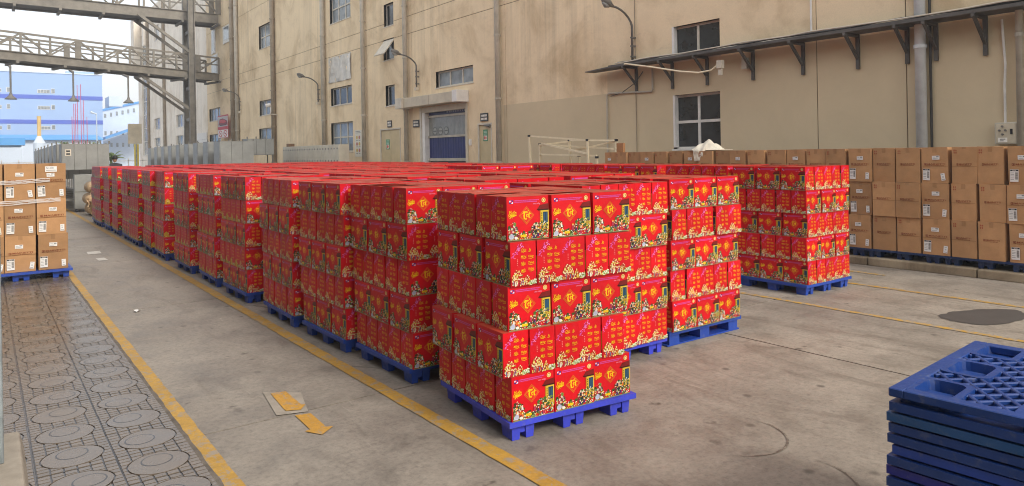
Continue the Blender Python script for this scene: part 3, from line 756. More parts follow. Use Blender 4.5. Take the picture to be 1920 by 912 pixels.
for z in (2.88, 2.17, 1.36): m = MB(); m.box(.12, .17, 19.2, 21.86, z, z + (.1 if z < 1.5 else .07)); m.build('curtain_bar', M['pipe'], rd)
m = MB(); m.box(.2, .24, 19.2, 21.86, .1, 1.36); m.build('doorway_dark', M['black'], rd)
m = MB(); A = []
u = 0.45
rr = random.Random(2)
while u < .98: w_ = rr.uniform(.02, .04); rect(A, u, u + w_, .2, .62, S('#9aa0b8')); u += w_ + .02
add_art(m, A, (.155, 21.86, 2.96), (0, -2.66, 0), (0, 0, .24), (-1, 0, 0)); m.build('door_lettering', M['print'], rd)
m = MB()
for yy in (21.45, 21.08, 20.7):
    for a_, c_ in ((.15, S('#5b5e5c')), (.115, S('#a5a7a0'))): m.disc((.152 - (.001 if a_ < .13 else 0), yy, 2.40), (-1, 0, 0), a_, 18, c_)
    m.box(.1495, .1505, yy - .1, yy + .1, 2.38, 2.42, S('#5b5e5c'))
m.build('door_pictograms', M['print'], rd)
hd = obj('door_hood', None, fac)
m = MB(); m.box(-.40, -.01, 19.3, 22.72, 3.28, 3.62); bevel(m.build('hood_body', M['hood'], hd), .01)
m = MB(); m.box(-.48, -.01, 19.02, 19.3, 3.26, 3.64); bevel(m.build('hood_end', M['white'], hd), .01)
m = MB(); m.box(-.48, -.01, 22.72, 23.2, 3.26, 3.64); bevel(m.build('hood_end', M['frame'], hd), .01)
m = MB(); m.box(-.404, -.39, 20.9, 20.915, 3.285, 3.615); m.build('hood_seam', M['pipe_brown'], hd)
# personnel doors
def door(y0, y1, z1, leaves):
    d = obj('door', None, fac)
    m = MB(); t = .05
    m.box(-.015, .12, y0, y0 + t, .1, z1); m.box(-.015, .12, y1 - t, y1, .1, z1); m.box(-.015, .12, y0 + t, y1 - t, z1 - t, z1); m.build('door_frame', M['frame'], d)
    for k in range(leaves):
        a, b = y0 + t + (y1 - y0 - 2 * t) * k / leaves, y0 + t + (y1 - y0 - 2 * t) * (k + 1) / leaves
        m = MB(); m.box(.03, .08, a + .006, b - .006, .1, z1 - t - .006); m.build('door_leaf', M['door'], d)
    m = MB(); ym = y0 + .14 if leaves == 1 else (y0 + y1) / 2 + .08
    m.bar((-.0, ym, 1.15), (-.0, ym + .12, 1.15), .02); m.box(.0, .03, ym - .03, ym + .03, 1.08, 1.22); m.build('door_handle', M['galv'], d)
    for z in (.5, 1.3, 2.2): m = MB(); m.tube([(.02, y0 + t, z), (.02, y0 + t, z + .1)], .012, 6); m.build('hinge', M['galv'], d)
    return d
door(17.77, 18.54, 2.54, 1); door(23.7, 25.39, 2.62, 2)
m = MB(); m.box(-.05, .02, 17.85, 18.15, 2.44, 2.49); m.bar((-.05, 18.1, 2.46), (-.02, 17.9, 2.42), .02); m.build('door_closer', M['lampgrey'], fac)

def flat_sign(name, label, y0, y1, z0, z1, bgc, A, x=-.03, cat='sign', thick=.02, group=None):
    m = MB(); m.box(0, thick, -(y1 - y0) / 2, (y1 - y0) / 2, 0, z1 - z0, bgc)
    add_art(m, A, (0, (y1 - y0) / 2, 0), (0, -(y1 - y0), 0), (0, 0, z1 - z0), (-1, 0, 0), 2e-5)
    return tag(m.build(name, M['print'], None, (WX + x, (y0 + y1) / 2, z0)), label, cat, group)
def bars(seed, rows, col, x0=.1, x1=.9):
    r = random.Random(seed); A = []
    for (v, h) in rows:
        u = x0
        while u < x1 - .02: w = r.uniform(.06, .14); rect(A, u, min(u + w, x1), v, v + h, col); u += w + .04
    return A
DK = S('#33312f')
flat_sign('room_sign', 'small black sign with white lettering above the right cream door', 17.95, 18.36, 2.6, 2.85, DK, bars(1, ((.56, .26), (.16, .26)), WHT))
flat_sign('room_sign', 'small black sign with white lettering above the double cream door', 24.38, 24.72, 2.66, 2.92, DK, bars(2, ((.56, .26), (.16, .26)), WHT))
flat_sign('room_sign', 'small black sign with white lettering left of the blue roller door', 22.25, 22.7, 2.58, 2.84, DK, bars(3, ((.56, .26), (.16, .26)), WHT))
def green(seed):
    A = bars(seed, ((.82, .07), (.70, .06), (.58, .06)), S('#d6e8d8'), .15, .85); rect(A, .12, .88, .08, .48, S('#e8e2d8')); rect(A, .2, .5, .14, .42, S('#c8423a')); ell(A, .66, .28, .14, .13, S('#d88a6a'), 8); return A
flat_sign('safety_notice', 'green safety notice stuck on the right cream door', 18.05, 18.29, 1.98, 2.34, S('#2f8a5a'), green(4), x=.024, thick=.004, cat='notice')
flat_sign('safety_notice', 'green safety notice stuck on the double cream door', 24.66, 24.96, 1.82, 2.2, S('#2f8a5a'), green(5), x=.024, thick=.004, cat='notice')
A = bars(6, ((.93, .03), (.88, .025)), S('#5a5650'), .15, .85)
for k in range(3):
    for q in range(2): ell(A, .32 + .36 * q, .72 - .24 * k, .13, .07, S('#b86a5a') if (k + q) % 2 else S('#c9a83a'), 10); rect(A, .2 + .36 * q, .44 + .36 * q, .6 - .24 * k, .62 - .24 * k, S('#6a645c'))
flat_sign('notice_board', 'tall narrow white notice board with pictograms beside the lower window', 27.05, 27.72, 1.55, 2.66, S('#e2dccb'), A, cat='notice board')
# red sign with two prohibition rings
A = []; rect(A, .02, .98, .66, .98, S('#d8d2ce')); rect(A, .02, .98, .94, .98, S('#b8323a')); rect(A, .02, .98, .38, .5, S('#b8303a'))
rect(A, .04, .96, .5, .93, S('#b9b3b0')); A.append(([(.08, .58), (.5, .54), (.94, .56), (.9, .74), (.5, .86), (.2, .84)], S('#7a2228'))); A.append(([(.15, .68), (.6, .64), (.85, .7), (.6, .8), (.2, .8)], S('#c8343a'))); rect(A, .2, .8, .54, .58, S('#2a2424'))
rect(A, .02, .98, .02, .36, S('#e8e2dc')); rect(A, .02, .98, .40, .49, S('#c8323c'))
for u in (.27, .73):
    ell(A, u, .19, .17, .15, S('#cc2a34'), 18); ell(A, u, .19, .125, .11, S('#f0ebe6'), 16); rect(A, u - .07, u + .07, .17, .21, S('#3a3634')); stroke(A, [(u - .1, .27), (u + .1, .11)], .035, S('#cc2a34'))
flat_sign('warning_board', 'red and white warning board with two prohibition rings beside pipes', 45.6, 48.0, 2.86, 4.3, S('#b8303a'), A, x=-.35)
flat_sign('white_board', 'plain white notice board low on the far wall by the column', 52.2, 55.0, 2.4, 3.4, S('#e6e2da'), bars(9, ((.2, .03), (.5, .03)), S('#b8b4ac')), cat='board')
m = MB(); m.box(-.05, 0, -.05, .05, 0, .2); m.box(-.07, -.05, -.03, .03, .05, .16)
tag(m.build('door_button', M['white'], None, (WX - .003, 18.95, 1.86)), 'small white push button box beside the roller door', 'switch')

# building section beyond, sunlight on it painted as paler walls
far = thing('office_building', 'pale tall building section with glazed stair strip beyond the walkways', 'building', (WX, 0, 0))
FW = [(59.5, 62.0, 4.1, 5.1, 3, 1), (68.5, 71.1, 4.25, 5.25, 3, 1), (68.6, 71.2, 2.7, 3.5, 3, 1), (59.6, 62.1, 2.7, 3.45, 3, 1), (68.5, 70.6, 12.2, 13.5, 2, 1), (74.2, 77.0, 2.0, 13.6, 3, 9)]
m = MB()
for (a, b, c, d) in cut((52.02, 79, 0, 15.5), [w[:4] for w in FW]): m.box(0.02, .4, a, b, c, d)
m.build('wall', M['wall_sunlit'], far)
m = MB(); m.box(.45, 9, 52.02, 78.9, 0, 15.4); m.build('dark_interior', M['black'], far)
for w in FW: window(far, *w, 'glass_l', 'frame_w', x=.02)
for y in (57, 66, 73.2): m = MB(); m.tube([(-.1, y, 0), (-.1, y, 15)], .13, 8); m.build('downpipe', M['pipe_brown'], far)
m = MB(); m.box(-.6, .0, 77.2, 79, 10.8, 15.3); m.build('roof_box', M['wall_sunlit'], far); m = MB(); m.box(-.4, .0, 73.3, 74.0, 12.2, 15.0); m.build('roof_box', M['wall_sunlit'], far)
# windows high up beside the walkway
for (y0, y1, z0, z1) in ((46.0, 47.6, 8.9, 10.0), (49.5, 50.5, 8.6, 10.2)):
    m = MB(); m.box(-.05, .02, y0, y1, z0, z1); o = m.build('window_surround', M['frame_w'], fac); p = MB(); p.box(-.06, -.052, y0 + .25, y1 - .25, z0 + .2, z1 - .1); p.build('pane', M['glass_l'], o)
m = MB(); m.box(-.05, .02, 49.0, 50.6, 6.9, 8.5); o = m.build('walkway_door', M['frame_w'], fac); p = MB(); p.box(-.06, -.052, 49.2, 50.4, 6.95, 8.4); p.build('pane', M['glass_l'], o)

# unseen building added along the left pavement to shade the yard
lb = thing('added_shade_building', 'plain unseen building added along the left pavement to shade the yard', 'building', (-2.75, 0, 0))
m = MB(); m.box(-8, 0, -7, 30, -.01, 8.8); m.build('wall', M['wall_left'], lb)
for k in range(7):
    for z in (1.2, 5.0): m = MB(); m.box(.0, .03, -5 + 4.7 * k, -2.6 + 4.7 * k, z, z + 1.6); w = m.build('window', M['frame'], lb); p = MB(); p.box(.031, .036, -4.9 + 4.7 * k, -2.7 + 4.7 * k, z + .1, z + 1.5); p.build('pane', M['glass'], w)

# ------------------------------------------------------------------ things fixed to the wall
ct = thing('cable_tray', 'long dark steel cable tray on brackets along the beige wall', 'cable tray', (WX, 0, 3.56))
m = MB(); m.box(-.50, -.03, -2, 12.2, .03, .045); m.box(-.50, -.485, -2, 12.2, .045, .085); m.box(-.05, -.035, -2, 12.2, .045, .085)
m.hexa([(-.50, 12.2, .03), (-.03, 12.2, .03), (-.10, 13.1, .015), (-.42, 13.1, .015), (-.50, 12.2, .06), (-.03, 12.2, .06), (-.10, 13.1, .035), (-.42, 13.1, .035)])
m.build('tray', M['steel_dark'], ct)
r = random.Random(6)
for k in range(6):
    x = -.46 + .07 * k; m = MB(); y = -2.0; P = []
    while y < 12.3: P.append((x + r.uniform(-.02, .02), y, .11 + r.uniform(0, .035))); y += .5
    m.tube(P, r.uniform(.012, .022), 6); m.build('cable', M['wire'] if k % 3 else M['frame'], ct)
for y in (11.74, 10.64, 9.68, 8.55, 7.46, 6.41, 5.57, 5.12, 4.41, 3.3, 2.2, 0.8):
    m = MB(); m.box(-.05, -.002, y - .03, y + .03, -.58, .03); m.bar((-.03, y, -.40), (-.46, y, .0), .045); m.box(-.5, -.05, y - .025, y + .025, -.02, .028); m.build('bracket', M['steel_dark'], ct)
m = MB(); P = [(-.3, 12.1, .10), (-.52, 11.6, .06), (-.56, 10.8, -.1), (-.55, 10.0, -.28), (-.54, 9.5, -.36), (-.52, 9.2, -.34), (-.50, 9.0, -.22)]; m.tube(P, .018, 8); m.build('loose_conduit', M['cream'], ct)
m = MB(); m.box(-.56, -.46, 8.92, 9.04, -.32, -.16); m.box(-.53, -.49, 8.94, 9.02, -.46, -.33); m.build('junction_box', M['frame'], ct)
m = MB(); m.box(-.14, -.06, 8.62, 8.74, -.34, -.12); m.build('junction_box', M['pipe'], ct)
m = MB(); P = [(-.05, 11.5, -.1), (-.1, 11.7, -.35), (-.05, 12.2, -.55), (-.03, 12.6, -.6)]; m.tube(P, .01, 6); m.build('cable', M['wire'], ct)
m = MB(); m.box(-.09, -.01, 5.46, 5.58, .55, .72); m.build('junction_box', M['frame'], ct)

cb = thing('control_box', 'grey electrical control box with round buttons at the far right wall', 'control box', (WX, 4.12, 1.60))
m = MB(); m.box(-.14, -.002, -.15, .15, 0, .33); bevel(m.build('case', M['locker'], cb), .008)
m = MB(); m.box(-.15, -.141, -.13, .13, .02, .31); m.build('case_door', M['hood'], cb)
for yy, zz in ((.04, .27), (.08, .21), (.0, .21), (.04, .15)): m = MB(); m.tube([(-.151, yy, zz), (-.175, yy, zz)], .016, 10); m.build('button', M['lampgrey'], cb)
m = MB(); m.box(-.154, -.151, -.02, .1, .03, .1, WHT); rect_ = []; rect(rect_, .2, .8, .6, .75, S('#3a3a3a')); rect(rect_, .2, .6, .25, .4, S('#6a6a6a')); add_art(m, rect_, (-.154, .1, .03), (0, -.12, 0), (0, 0, .07), (-1, 0, 0), 2e-5); m.build('label_plate', M['print'], cb)
m = MB(); m.box(-.16, -.151, -.09, -.06, .15, .23); m.build('latch', M['black'], cb)
m = MB(); m.tube([(-.06, 0.03, .33), (-.05, .035, .9), (-.05, .02, 1.2), (-.05, .06, 1.9)], .018, 8); m.build('conduit', M['frame_w'], cb)

def wall_lamp(y, zb, zh, label):
    t = thing('wall_lamp', label, 'lamp', (WX, y, zb), 0, 'curved arm lamps on the wall')
    h = zh - zb; P = [(-.10, 0, -.3), (-.10, 0, h * .55)]
    for k in range(1, 7): a = k / 6; P.append((-.10 - .62 * a ** 1.5, 0, h * .55 + (h * .42) * math.sin(a * 1.45)))
    m = MB(); m.tube(P, [.03] * 2 + [.026] * 6, 10); m.build('arm', M['lampgrey'], t, smooth=True)
    m = MB(); e = Vector(P[-1]); d = Vector((-.9, 0, .32)).normalized()
    m.tube([e, e + d * .06, e + d * .14, e + d * .30, e + d * .38], [.035, .05, .085, .075, .025], 10); m.build('lamp_head', M['lampgrey'], t, smooth=True)
    m = MB(); c = e + d * .22; u = Vector((d.z, 0, -d.x)); u = u if u.z < 0 else -u
    m.tube([c - d * .11 + u * .06, c + u * .085, c + d * .11 + u * .055], [.03, .06, .03], 10); m.build('lens', M['lens'], t, smooth=True)
    for z in (-.2, .05, .25): m = MB(); m.box(-.14, -.003, -.03, .03, z, z + .035); m.build('clamp', M['lampgrey'], t)
    m = MB(); m.box(-.16, -.05, -.05, .05, -.42, -.3); m.build('terminal_box', M['frame'], t)
wall_lamp(11.78, 4.02, 5.0, 'curved arm wall lamp above the end of the cable tray')
wall_lamp(22.25, 4.3, 5.15, 'curved arm wall lamp above the white door hood')
wall_lamp(31.5, 4.4, 5.25, 'curved arm wall lamp left of the foil-covered panel')
wall_lamp(44.0, 4.7, 5.6, 'curved arm wall lamp by the red warning board')
t = thing('security_camera', 'small white security camera on a bracket beside the left window column', 'camera', (WX, 37.0, 3.85))
m = MB(); m.tube([(-.02, .5, 0), (-.5, .1, -.02), (-.5, 0, .1), (-.5, 0, .45)], .03, 6); m.build('bracket', M['white'], t)
m = MB(); m.tube([(-.5, 0, .45), (-.72, .1, .42)], .1, 10); m.build('camera_body', M['white'], t)

# ------------------------------------------------------------------ steel walkways with columns
def walkway(label, A, B, bw=1.7, beam=.48, rail=1.0, name='steel_walkway'):
    A = Vector(A); B = Vector(B); L = (B - A).length; d = (B - A) / L; side = Vector((-d.y, d.x, 0)).normalized()
    t = thing(name, label, 'walkway', tuple(A), 0, 'steel walkways crossing to the wall')
    P = lambda s, w, z: d * s + side * w + Vector((0, 0, z))
    for w in (0, bw):
        m = MB(); m.bar(P(0, w, beam / 2), P(L, w, beam / 2), .06, beam); m.bar(P(0, w, beam - .02), P(L, w, beam - .02), .22, .04); m.bar(P(0, w, .02), P(L, w, .02), .22, .04); m.build('beam', M['steel'], t)
        for z in (beam + rail, beam + rail * .55):
            m = MB(); m.bar(P(0, w, z), P(L, w, z), .10 if z > beam + .9 else .07); m.build('rail', M['steel'], t)
        n = int(L / 1.35)
        for k in range(n + 1):
            s = L * k / n; m = MB(); m.bar(P(s, w, beam), P(s, w, beam + rail), .3 if k % 5 == 2 else .11, .11); m.build('rail_post', M['steel'], t)
            if k < n:
                m = MB(); z0, z1 = (beam + rail, beam) if k % 2 else (beam, beam + rail)
                m.bar(P(s, w, z0), P(L * (k + 1) / n, w, z1), .085); m.build('rail_brace', M['steel'], t)
    m = MB(); m.bar(P(0, bw / 2, .12), P(L, bw / 2, .12), bw - .1, .06); m.build('deck', M['steel_dark'], t)
    n = int(L / 2.1)
    for k in range(n + 1): m = MB(); m.bar(P(L * k / n, -.12, -.06), P(L * k / n, bw + .12, -.06), .14, .12); m.build('floor_joist', M['steel'], t)
    return t
walkway('lower steel walkway with truss railings and hanging lamps', (-5.0, 44.0, 7.12), (12.35, 48.3, 6.60))
walkway('upper steel walkway crossing at the top left edge', (-5.0, 48.2, 10.45), (12.35, 48.2, 10.30), beam=.62, rail=1.5)
for x, y, lab, w in ((10.55, 47.55, 'front steel column carrying both walkways', .36), (10.72, 49.9, 'rear steel column carrying both walkways', .34)):
    t = thing('steel_column', lab, 'column', (x, y, 0), 0, 'columns under the walkways')
    m = MB(); m.box(-w / 2, w / 2, -.02, .02, 0, 13); m.box(-w / 2, -w / 2 + .04, -.15, .15, 0, 13); m.box(w / 2 - .04, w / 2, -.15, .15, 0, 13); m.build('shaft', M['steel'], t)
    for zt in (6.75, 10.35): m = MB(); m.bar((-.1, 0, zt - 2.1), (-3.0, -.1, zt), .16); m.build('knee_brace', M['steel'], t)
for z in (4.2, 6.2, 9.8):
    pass
t = thing('column_tie', 'short steel tie between the two walkway columns', 'tie beam', (10.6, 47.72, 0))
for z in (4.1, 6.1, 9.7): m = MB(); m.bar((0.02, 0, z), (.1, 2.0, z), .12, .2); m.build('tie', M['steel'], t)
for k, (x, y) in enumerate(((1.17, 44.3), (3.93, 44.6), (6.6, 44.9))):
    t = thing('hanging_lamp', ['leftmost', 'middle', 'rightmost'][k] + ' conical lamp hanging on a rod under the lower walkway', 'lamp', (x, y, 4.78), 0, 'lamps hanging under the walkway')
    zt = 7.05 - .03 * (x + 5)
    m = MB(); m.bar((0, 0, zt - 4.78 - .45), (0, 1.9, zt - 4.78 - .13), .1); m.build('outrigger', M['steel'], t)
    m = MB(); m.tube([(0, 0, .3), (0, 0, zt - 4.78 - .4)], .045, 8); m.build('rod', M['lampgrey'], t)
    m = MB(); m.tube([(0, 0, 0), (0, 0, .06), (0, 0, .2), (0, 0, .32)], [.28, .24, .09, .06], 14); m.build('shade', M['lampgrey'], t, smooth=True)

# ------------------------------------------------------------------ the far side of the site
bf = thing('blue_factory', 'large pale blue factory block with two dark blue bands in the distance', 'building', (0, 130, 0))
m = MB(); m.box(-60, 15.4, 0, 60, -.1, 15.1); m.build('wall', M['bluefac'], bf)
for z in (11.1, 7.3): m = MB(); m.box(-60, 15.43, -.06, .0, z, z + .62); m.build('wall_band', M['blueband'], bf)
m = MB(); m.box(-60.1, 15.5, -.12, 60, 15.1, 15.25); m.build('parapet', M['whitefac'], bf)
m = MB(); m.box(11.0, 15.0, 6, 7, 15.25, 16.2); m.build('roof_railing', M['bluefac'], bf)
for x0, w in ((6.75, 1.6), (8.5, .5), (2.9, .45), (.6, 1.7), (-4, 1.7)):
    for z in (12.0, 9.5, 6.4):
        h = .55 if w > 1 else .75; m = MB(); m.box(x0, x0 + w, -.05, -.002, z, z + h); wd = m.build('window', M['frame_w'], bf)
        n = 4 if w > 1 else 1
        for k in range(n): p = MB(); p.box(x0 + .06 + (w - .06) * k / n, x0 + (w - .02) * (k + 1) / n, -.07, -.052, z + .06, z + h - .06); p.build('pane', M['glass_l'], wd)
wf = thing('white_factory', 'white factory block with blue eaves strip right of the blue factory', 'building', (0, 150, 0))
m = MB(); m.hexa([(17.4, 0, -.1), (40, 0, -.1), (40, 30, -.1), (17.4, 30, -.1), (17.4, 0, 10.6), (40, 0, 16.5), (40, 30, 16.5), (17.4, 30, 10.6)]); m.build('wall', M['whitefac'], wf)
m = MB(); m.hexa([(17.3, -.2, 10.5), (24.5, -.2, 12.4), (24.5, 0, 12.4), (17.3, 0, 10.5), (17.3, -.2, 10.9), (24.5, -.2, 12.8), (24.5, 0, 12.8), (17.3, 0, 10.9)]); m.build('eaves_strip', M['blueroof'], wf)
m = MB(); m.box(18.8, 21, -.3, 5, 11.5, 13.4); m.build('roof_hut', M['whitefac'], wf)
for z in (9.4, 6.2, 4.0):
    for k in range(6): m = MB(); m.box(18.0 + .95 * k, 18.35 + .95 * k, -.05, -.002, z + .22 * k * (z > 9), z + .75 + .22 * k * (z > 9)); m.build('window', M['glass_l'], wf)
m = MB(); m.hexa([(17.2, -8, 5.2), (25, -8, 8.2), (25, -1, 8.2), (17.2, -1, 5.2), (17.2, -8, 5.6), (25, -8, 8.6), (25, -1, 8.6), (17.2, -1, 5.6)]); m.build('canopy', M['blueroof'], wf)
bs = thing('blue_roof_shed', 'low open shed with bright blue roof fascia at the left', 'shed', (0, 90, 0))
m = MB(); m.box(-14, 3.55, 0, 14, 3.3, 4.05); m.build('roof', M['blueroof'], bs)
for x in (-9, -5, -1, 3.3): m = MB(); m.box(x - .08, x + .08, .1, .26, 0, 3.3); m.build('post', M['whitefac'], bs)
m = MB(); m.bar((-.8, .2, .4), (3.1, .2, 3.0), .06); m.bar((-.8, .2, 3.0), (3.1, .2, .4), .06); m.build('cross_brace', M['whitefac'], bs)
lh = thing('low_blue_hall', 'long low hall with pale blue roof before the blue factory', 'building', (0, 110, 0))
m = MB(); m.box(-20, 12.8, 0, 12, 0, 4.3); m.build('wall', M['whitefac'], lh)
m = MB(); m.hexa([(-20, -.6, 4.3), (13, -.6, 4.3), (13, 6, 4.3), (-20, 6, 4.3), (-20, -.6, 4.45), (13, -.6, 4.45), (13, 6, 5.2), (-20, 6, 5.2)]); m.build('roof', M['blueroof'], lh)
t = thing('chimney_tank', 'tan chimney standing on a squat round tank', 'chimney', (4.72, 89, 0))
m = MB(); m.tube([(0, 0, 0), (0, 0, 3.5), (0, 0, 4.2)], [.55, .55, .2], 14); m.build('tank', M['whitefac'], t)
m = MB(); m.tube([(0, 0, 4.1), (0, 0, 6.3)], .19, 10); m.build('stack', M['chim'], t)
for k, (x, h) in enumerate(((8.62, 6.9), (8.82, 8.45), (8.99, 8.45), (9.2, 10.7), (9.56, 10.8), (9.82, 8.9), (10.17, 6.9))):
    m = MB(); m.tube([(0, 0, 0), (0, 0, h)], .036, 6); tag(m.build('red_pole', M['red'], None, (x, 100, 0)), ORD[k] + ' from left of the thin red poles before the blue factory', 'pole', 'thin red poles')
t = thing('street_lamp', 'slender far street lamp before the blue factory corner', 'street lamp', (8.95, 80, 0))
m = MB(); m.tube([(0, 0, 0), (0, 0, 6.2)], [.07, .05], 8); m.build('pole', M['whitefac'], t)
m = MB(); m.tube([(0, 0, 6.1), (-.5, 0, 6.3)], [.06, .12], 6); m.build('lamp_head', M['whitefac'], t)
fe = thing('site_fence', 'white metal railing along the far side of the yard', 'fence', (0, 62, 0))
for z in (.5, 1.0, 1.5): m = MB(); m.bar((-12, 0, z), (11.5, 0, z), .06); m.build('rail', M['white'], fe)
for k in range(24): m = MB(); m.box(-12 + k, -11.93 + k, -.03, .03, 0, 1.7); m.build('post', M['white'], fe)
m = MB(); m.box(-.14, .14, -.14, .14, 0, 2.75); tag(m.build('yellow_bollard_post', M['yel'], None, (9.3, 60, 0)), 'yellow square post at the end of the pale building', 'post')
t = thing('grey_board', 'plain grey board on a post near the yellow post', 'board', (9.0, 58, 0))
m = MB(); m.box(-.55, .35, -.03, .03, 2.75, 4.2); m.build('panel', M['hood'], t); m = MB(); m.tube([(0, .08, 0), (0, .08, 4.1)], .05, 6); m.build('post', M['galv'], t)

def frond_plant(name, label, loc, h, n, ln, wd, seed, cat):
    r = random.Random(seed); t = thing(name, label, cat, loc)
    m = MB(); m.tube([(0, 0, 0), (0.03, 0, h * .55), (0, .02, h * .7)], [.12, .09, .05], 8); m.build('trunk', M['leaf'], t)
    m = MB()
    for k in range(n):
        a = 2 * math.pi * k / n + r.uniform(-.3, .3); el = r.uniform(.5, 1.25); L = ln * r.uniform(.75, 1.1); pl = None
        for q in range(7):
            s = q / 6; rad = L * (s * math.cos(el)); z = h * .65 + L * (s * math.sin(el) - .55 * s * s)
            w = wd * math.sin(math.pi * min(1, s * .93 + .07)) + .01; c, sn = math.cos(a), math.sin(a)
            cur = ((rad * c - w * sn, rad * sn + w * c, z - w * .3), (rad * c, rad * sn, z), (rad * c + w * sn, rad * sn - w * c, z - w * .3))
            if pl: m.face([pl[0], pl[1], cur[1], cur[0]]); m.face([pl[1], pl[2], cur[2], cur[1]])
            pl = cur
    m.build('crown', M['leaf'], t)
frond_plant('banana_plant', 'broad-leaved banana plant beside the grey cabinets', (6.95, 55, 0), 2.4, 11, 1.7, .22, 1, 'plant')
frond_plant('banana_plant', 'smaller banana plant further left behind the cabinets', (6.2, 58, 0), 1.9, 9, 1.3, .18, 2, 'plant')
frond_plant('palm_tree', 'small palm before the low blue hall, left one', (7.6, 98, 0), 5.0, 14, 1.5, .10, 3, 'tree')
frond_plant('palm_tree', 'small palm before the low blue hall, right one', (10.5, 98, 0), 5.0, 14, 1.5, .10, 4, 'tree')

# ------------------------------------------------------------------ grey cabinets and lockers at the back
def cabinet(label, x0, x1, y0, y1, z0, z1, npan, group, legs=True, vent=False):
    t = thing('steel_cabinet', label, 'cabinet', (x0, y0, 0), 0, group)
    W, D = x1 - x0, y1 - y0
    m = MB(); m.box(.01, W - .01, .02, D, z0, z1); m.build('body', M['cab_dark'], t)
    for k in range(npan):
        m = MB(); m.box(W * k / npan + .006, W * (k + 1) / npan - .006, 0, .02, z0 + .01, z1 - .01); p = m.build('door_panel', M['cab'], t)
        if vent and k == 0:
            q = MB(); q.box(.08, W / npan - .08, -.01, -.001, z0 + .45, z0 + .65); q.build('vent', M['frame'], p); q = MB(); q.box(.11, W / npan - .11, -.013, -.011, z0 + .48, z0 + .53); q.box(.11, W / npan - .11, -.013, -.011, z0 + .57, z0 + .62); q.build('vent_slot', M['black'], p)
    m = MB(); m.box(-.012, .008, .05, D - .05, z0 + .02, z1 - .02); m.build('side_panel', M['cab'], t)
    for k in range(npan + 1): m = MB(); m.box(W * k / npan - .02, W * k / npan + .02, .02, .06, z1, z1 + .09); m.build('top_stud', M['cab_dark'], t)
    if legs:
        for x in (.03, W - .07):
            for y in (.03, D - .07): m = MB(); m.box(x, x + .04, y, y + .04, 0, z0); m.build('leg', M['cab_dark'], t)
        m = MB(); m.box(.03, W - .03, .03, D - .03, .35, .38); m.build('shelf', M['cab_dark'], t)
    return t
cabinet('near grey steel cabinet with vent slot, behind the left cartons', 1.96, 3.25, 26, 26.9, 1.3, 2.12, 4, 'grey cabinets behind the left cartons', True, True)
y = 27.6
for k in range(7):
    cabinet(ORD[k + 1] + ' grey cabinet of the row behind the left cartons', 1.93, 3.2, y, y + 1.3, 1.0, 2.14 - .01 * k, 4, 'grey cabinets behind the left cartons'); y += 1.9
cabinet('front grey steel cabinet of the row behind the red stacks', 7.67, 9.0, 30, 31, .5, 2.28, 3, 'grey cabinets behind the red stacks')
cabinet('raised grey cabinet beside the cream lockers, on tall legs', 9.05, 10.17, 31, 31.8, 1.7, 2.4, 3, 'grey cabinets behind the red stacks')
y = 31.6
for k in range(8):
    cabinet(ORD[k + 1] + ' grey cabinet of the row behind the red stacks', 7.6 - .02 * k, 8.9, y, y + .9, .4, 2.3 - .01 * k, 3, 'grey cabinets behind the red stacks'); y += 1.7
t = thing('tool_trolley', 'grey sheet metal trolley under the near grey cabinet', 'trolley', (2.24, 25.6, 0))
m = MB(); m.box(0, .66, 0, .35, .1, 1.16); bevel(m.build('body', M['cab'], t), .01)
m = MB(); m.box(.0, .66, -.012, -.001, .62, .64); m.box(.44, .46, -.012, -.001, .12, 1.1); m.build('seam', M['cab_dark'], t)
for x in (.06, .6):
    for y in (.06, .29): m = MB(); m.tube([(x - .02, y, .05), (x + .02, y, .05)], .05, 10); m.build('wheel', M['black'], t)
lk = thing('locker_bank', 'bank of cream steel lockers standing along the beige wall', 'lockers', (11.0, 25.95, 0))
m = MB(); m.box(.015, .43, 0, 6.35, .1, 2.05); m.build('body', M['locker'], lk)
for k in range(22):
    for q in range(4):
        y0 = 6.35 * k / 22; m = MB(); m.box(0, .0145, y0 + .012, y0 + 6.35 / 22 - .012, .12 + .48 * q, .12 + .48 * q + .46); d = m.build('locker_door', M['locker'], lk)
        p = MB(); p.box(-.006, -.001, y0 + .1, y0 + .19, .12 + .48 * q + .3, .12 + .48 * q + .36); p.build('door_slot', M['lampgrey'], d)
for k in range(2):
    m = MB(); m.box(-.16, .16, -.2, .2, 0, .42 - .1 * k, S('#a08a6a')); tag(m.build('storage_box', M['kraft'], None, (12.2, 26.6 + .55 * k - .4, .1 + 0)), ['taller', 'lower'][k] + ' small carton at the foot of the wall by the lockers', 'box')
m = MB(); m.box(-.13, .13, -.16, .16, 0, .14, S('#8a6a4a')); tag(m.build('storage_box', M['kraft'], None, (11.25, 32.0, 2.051)), 'small brown box on top of the cream lockers', 'box')

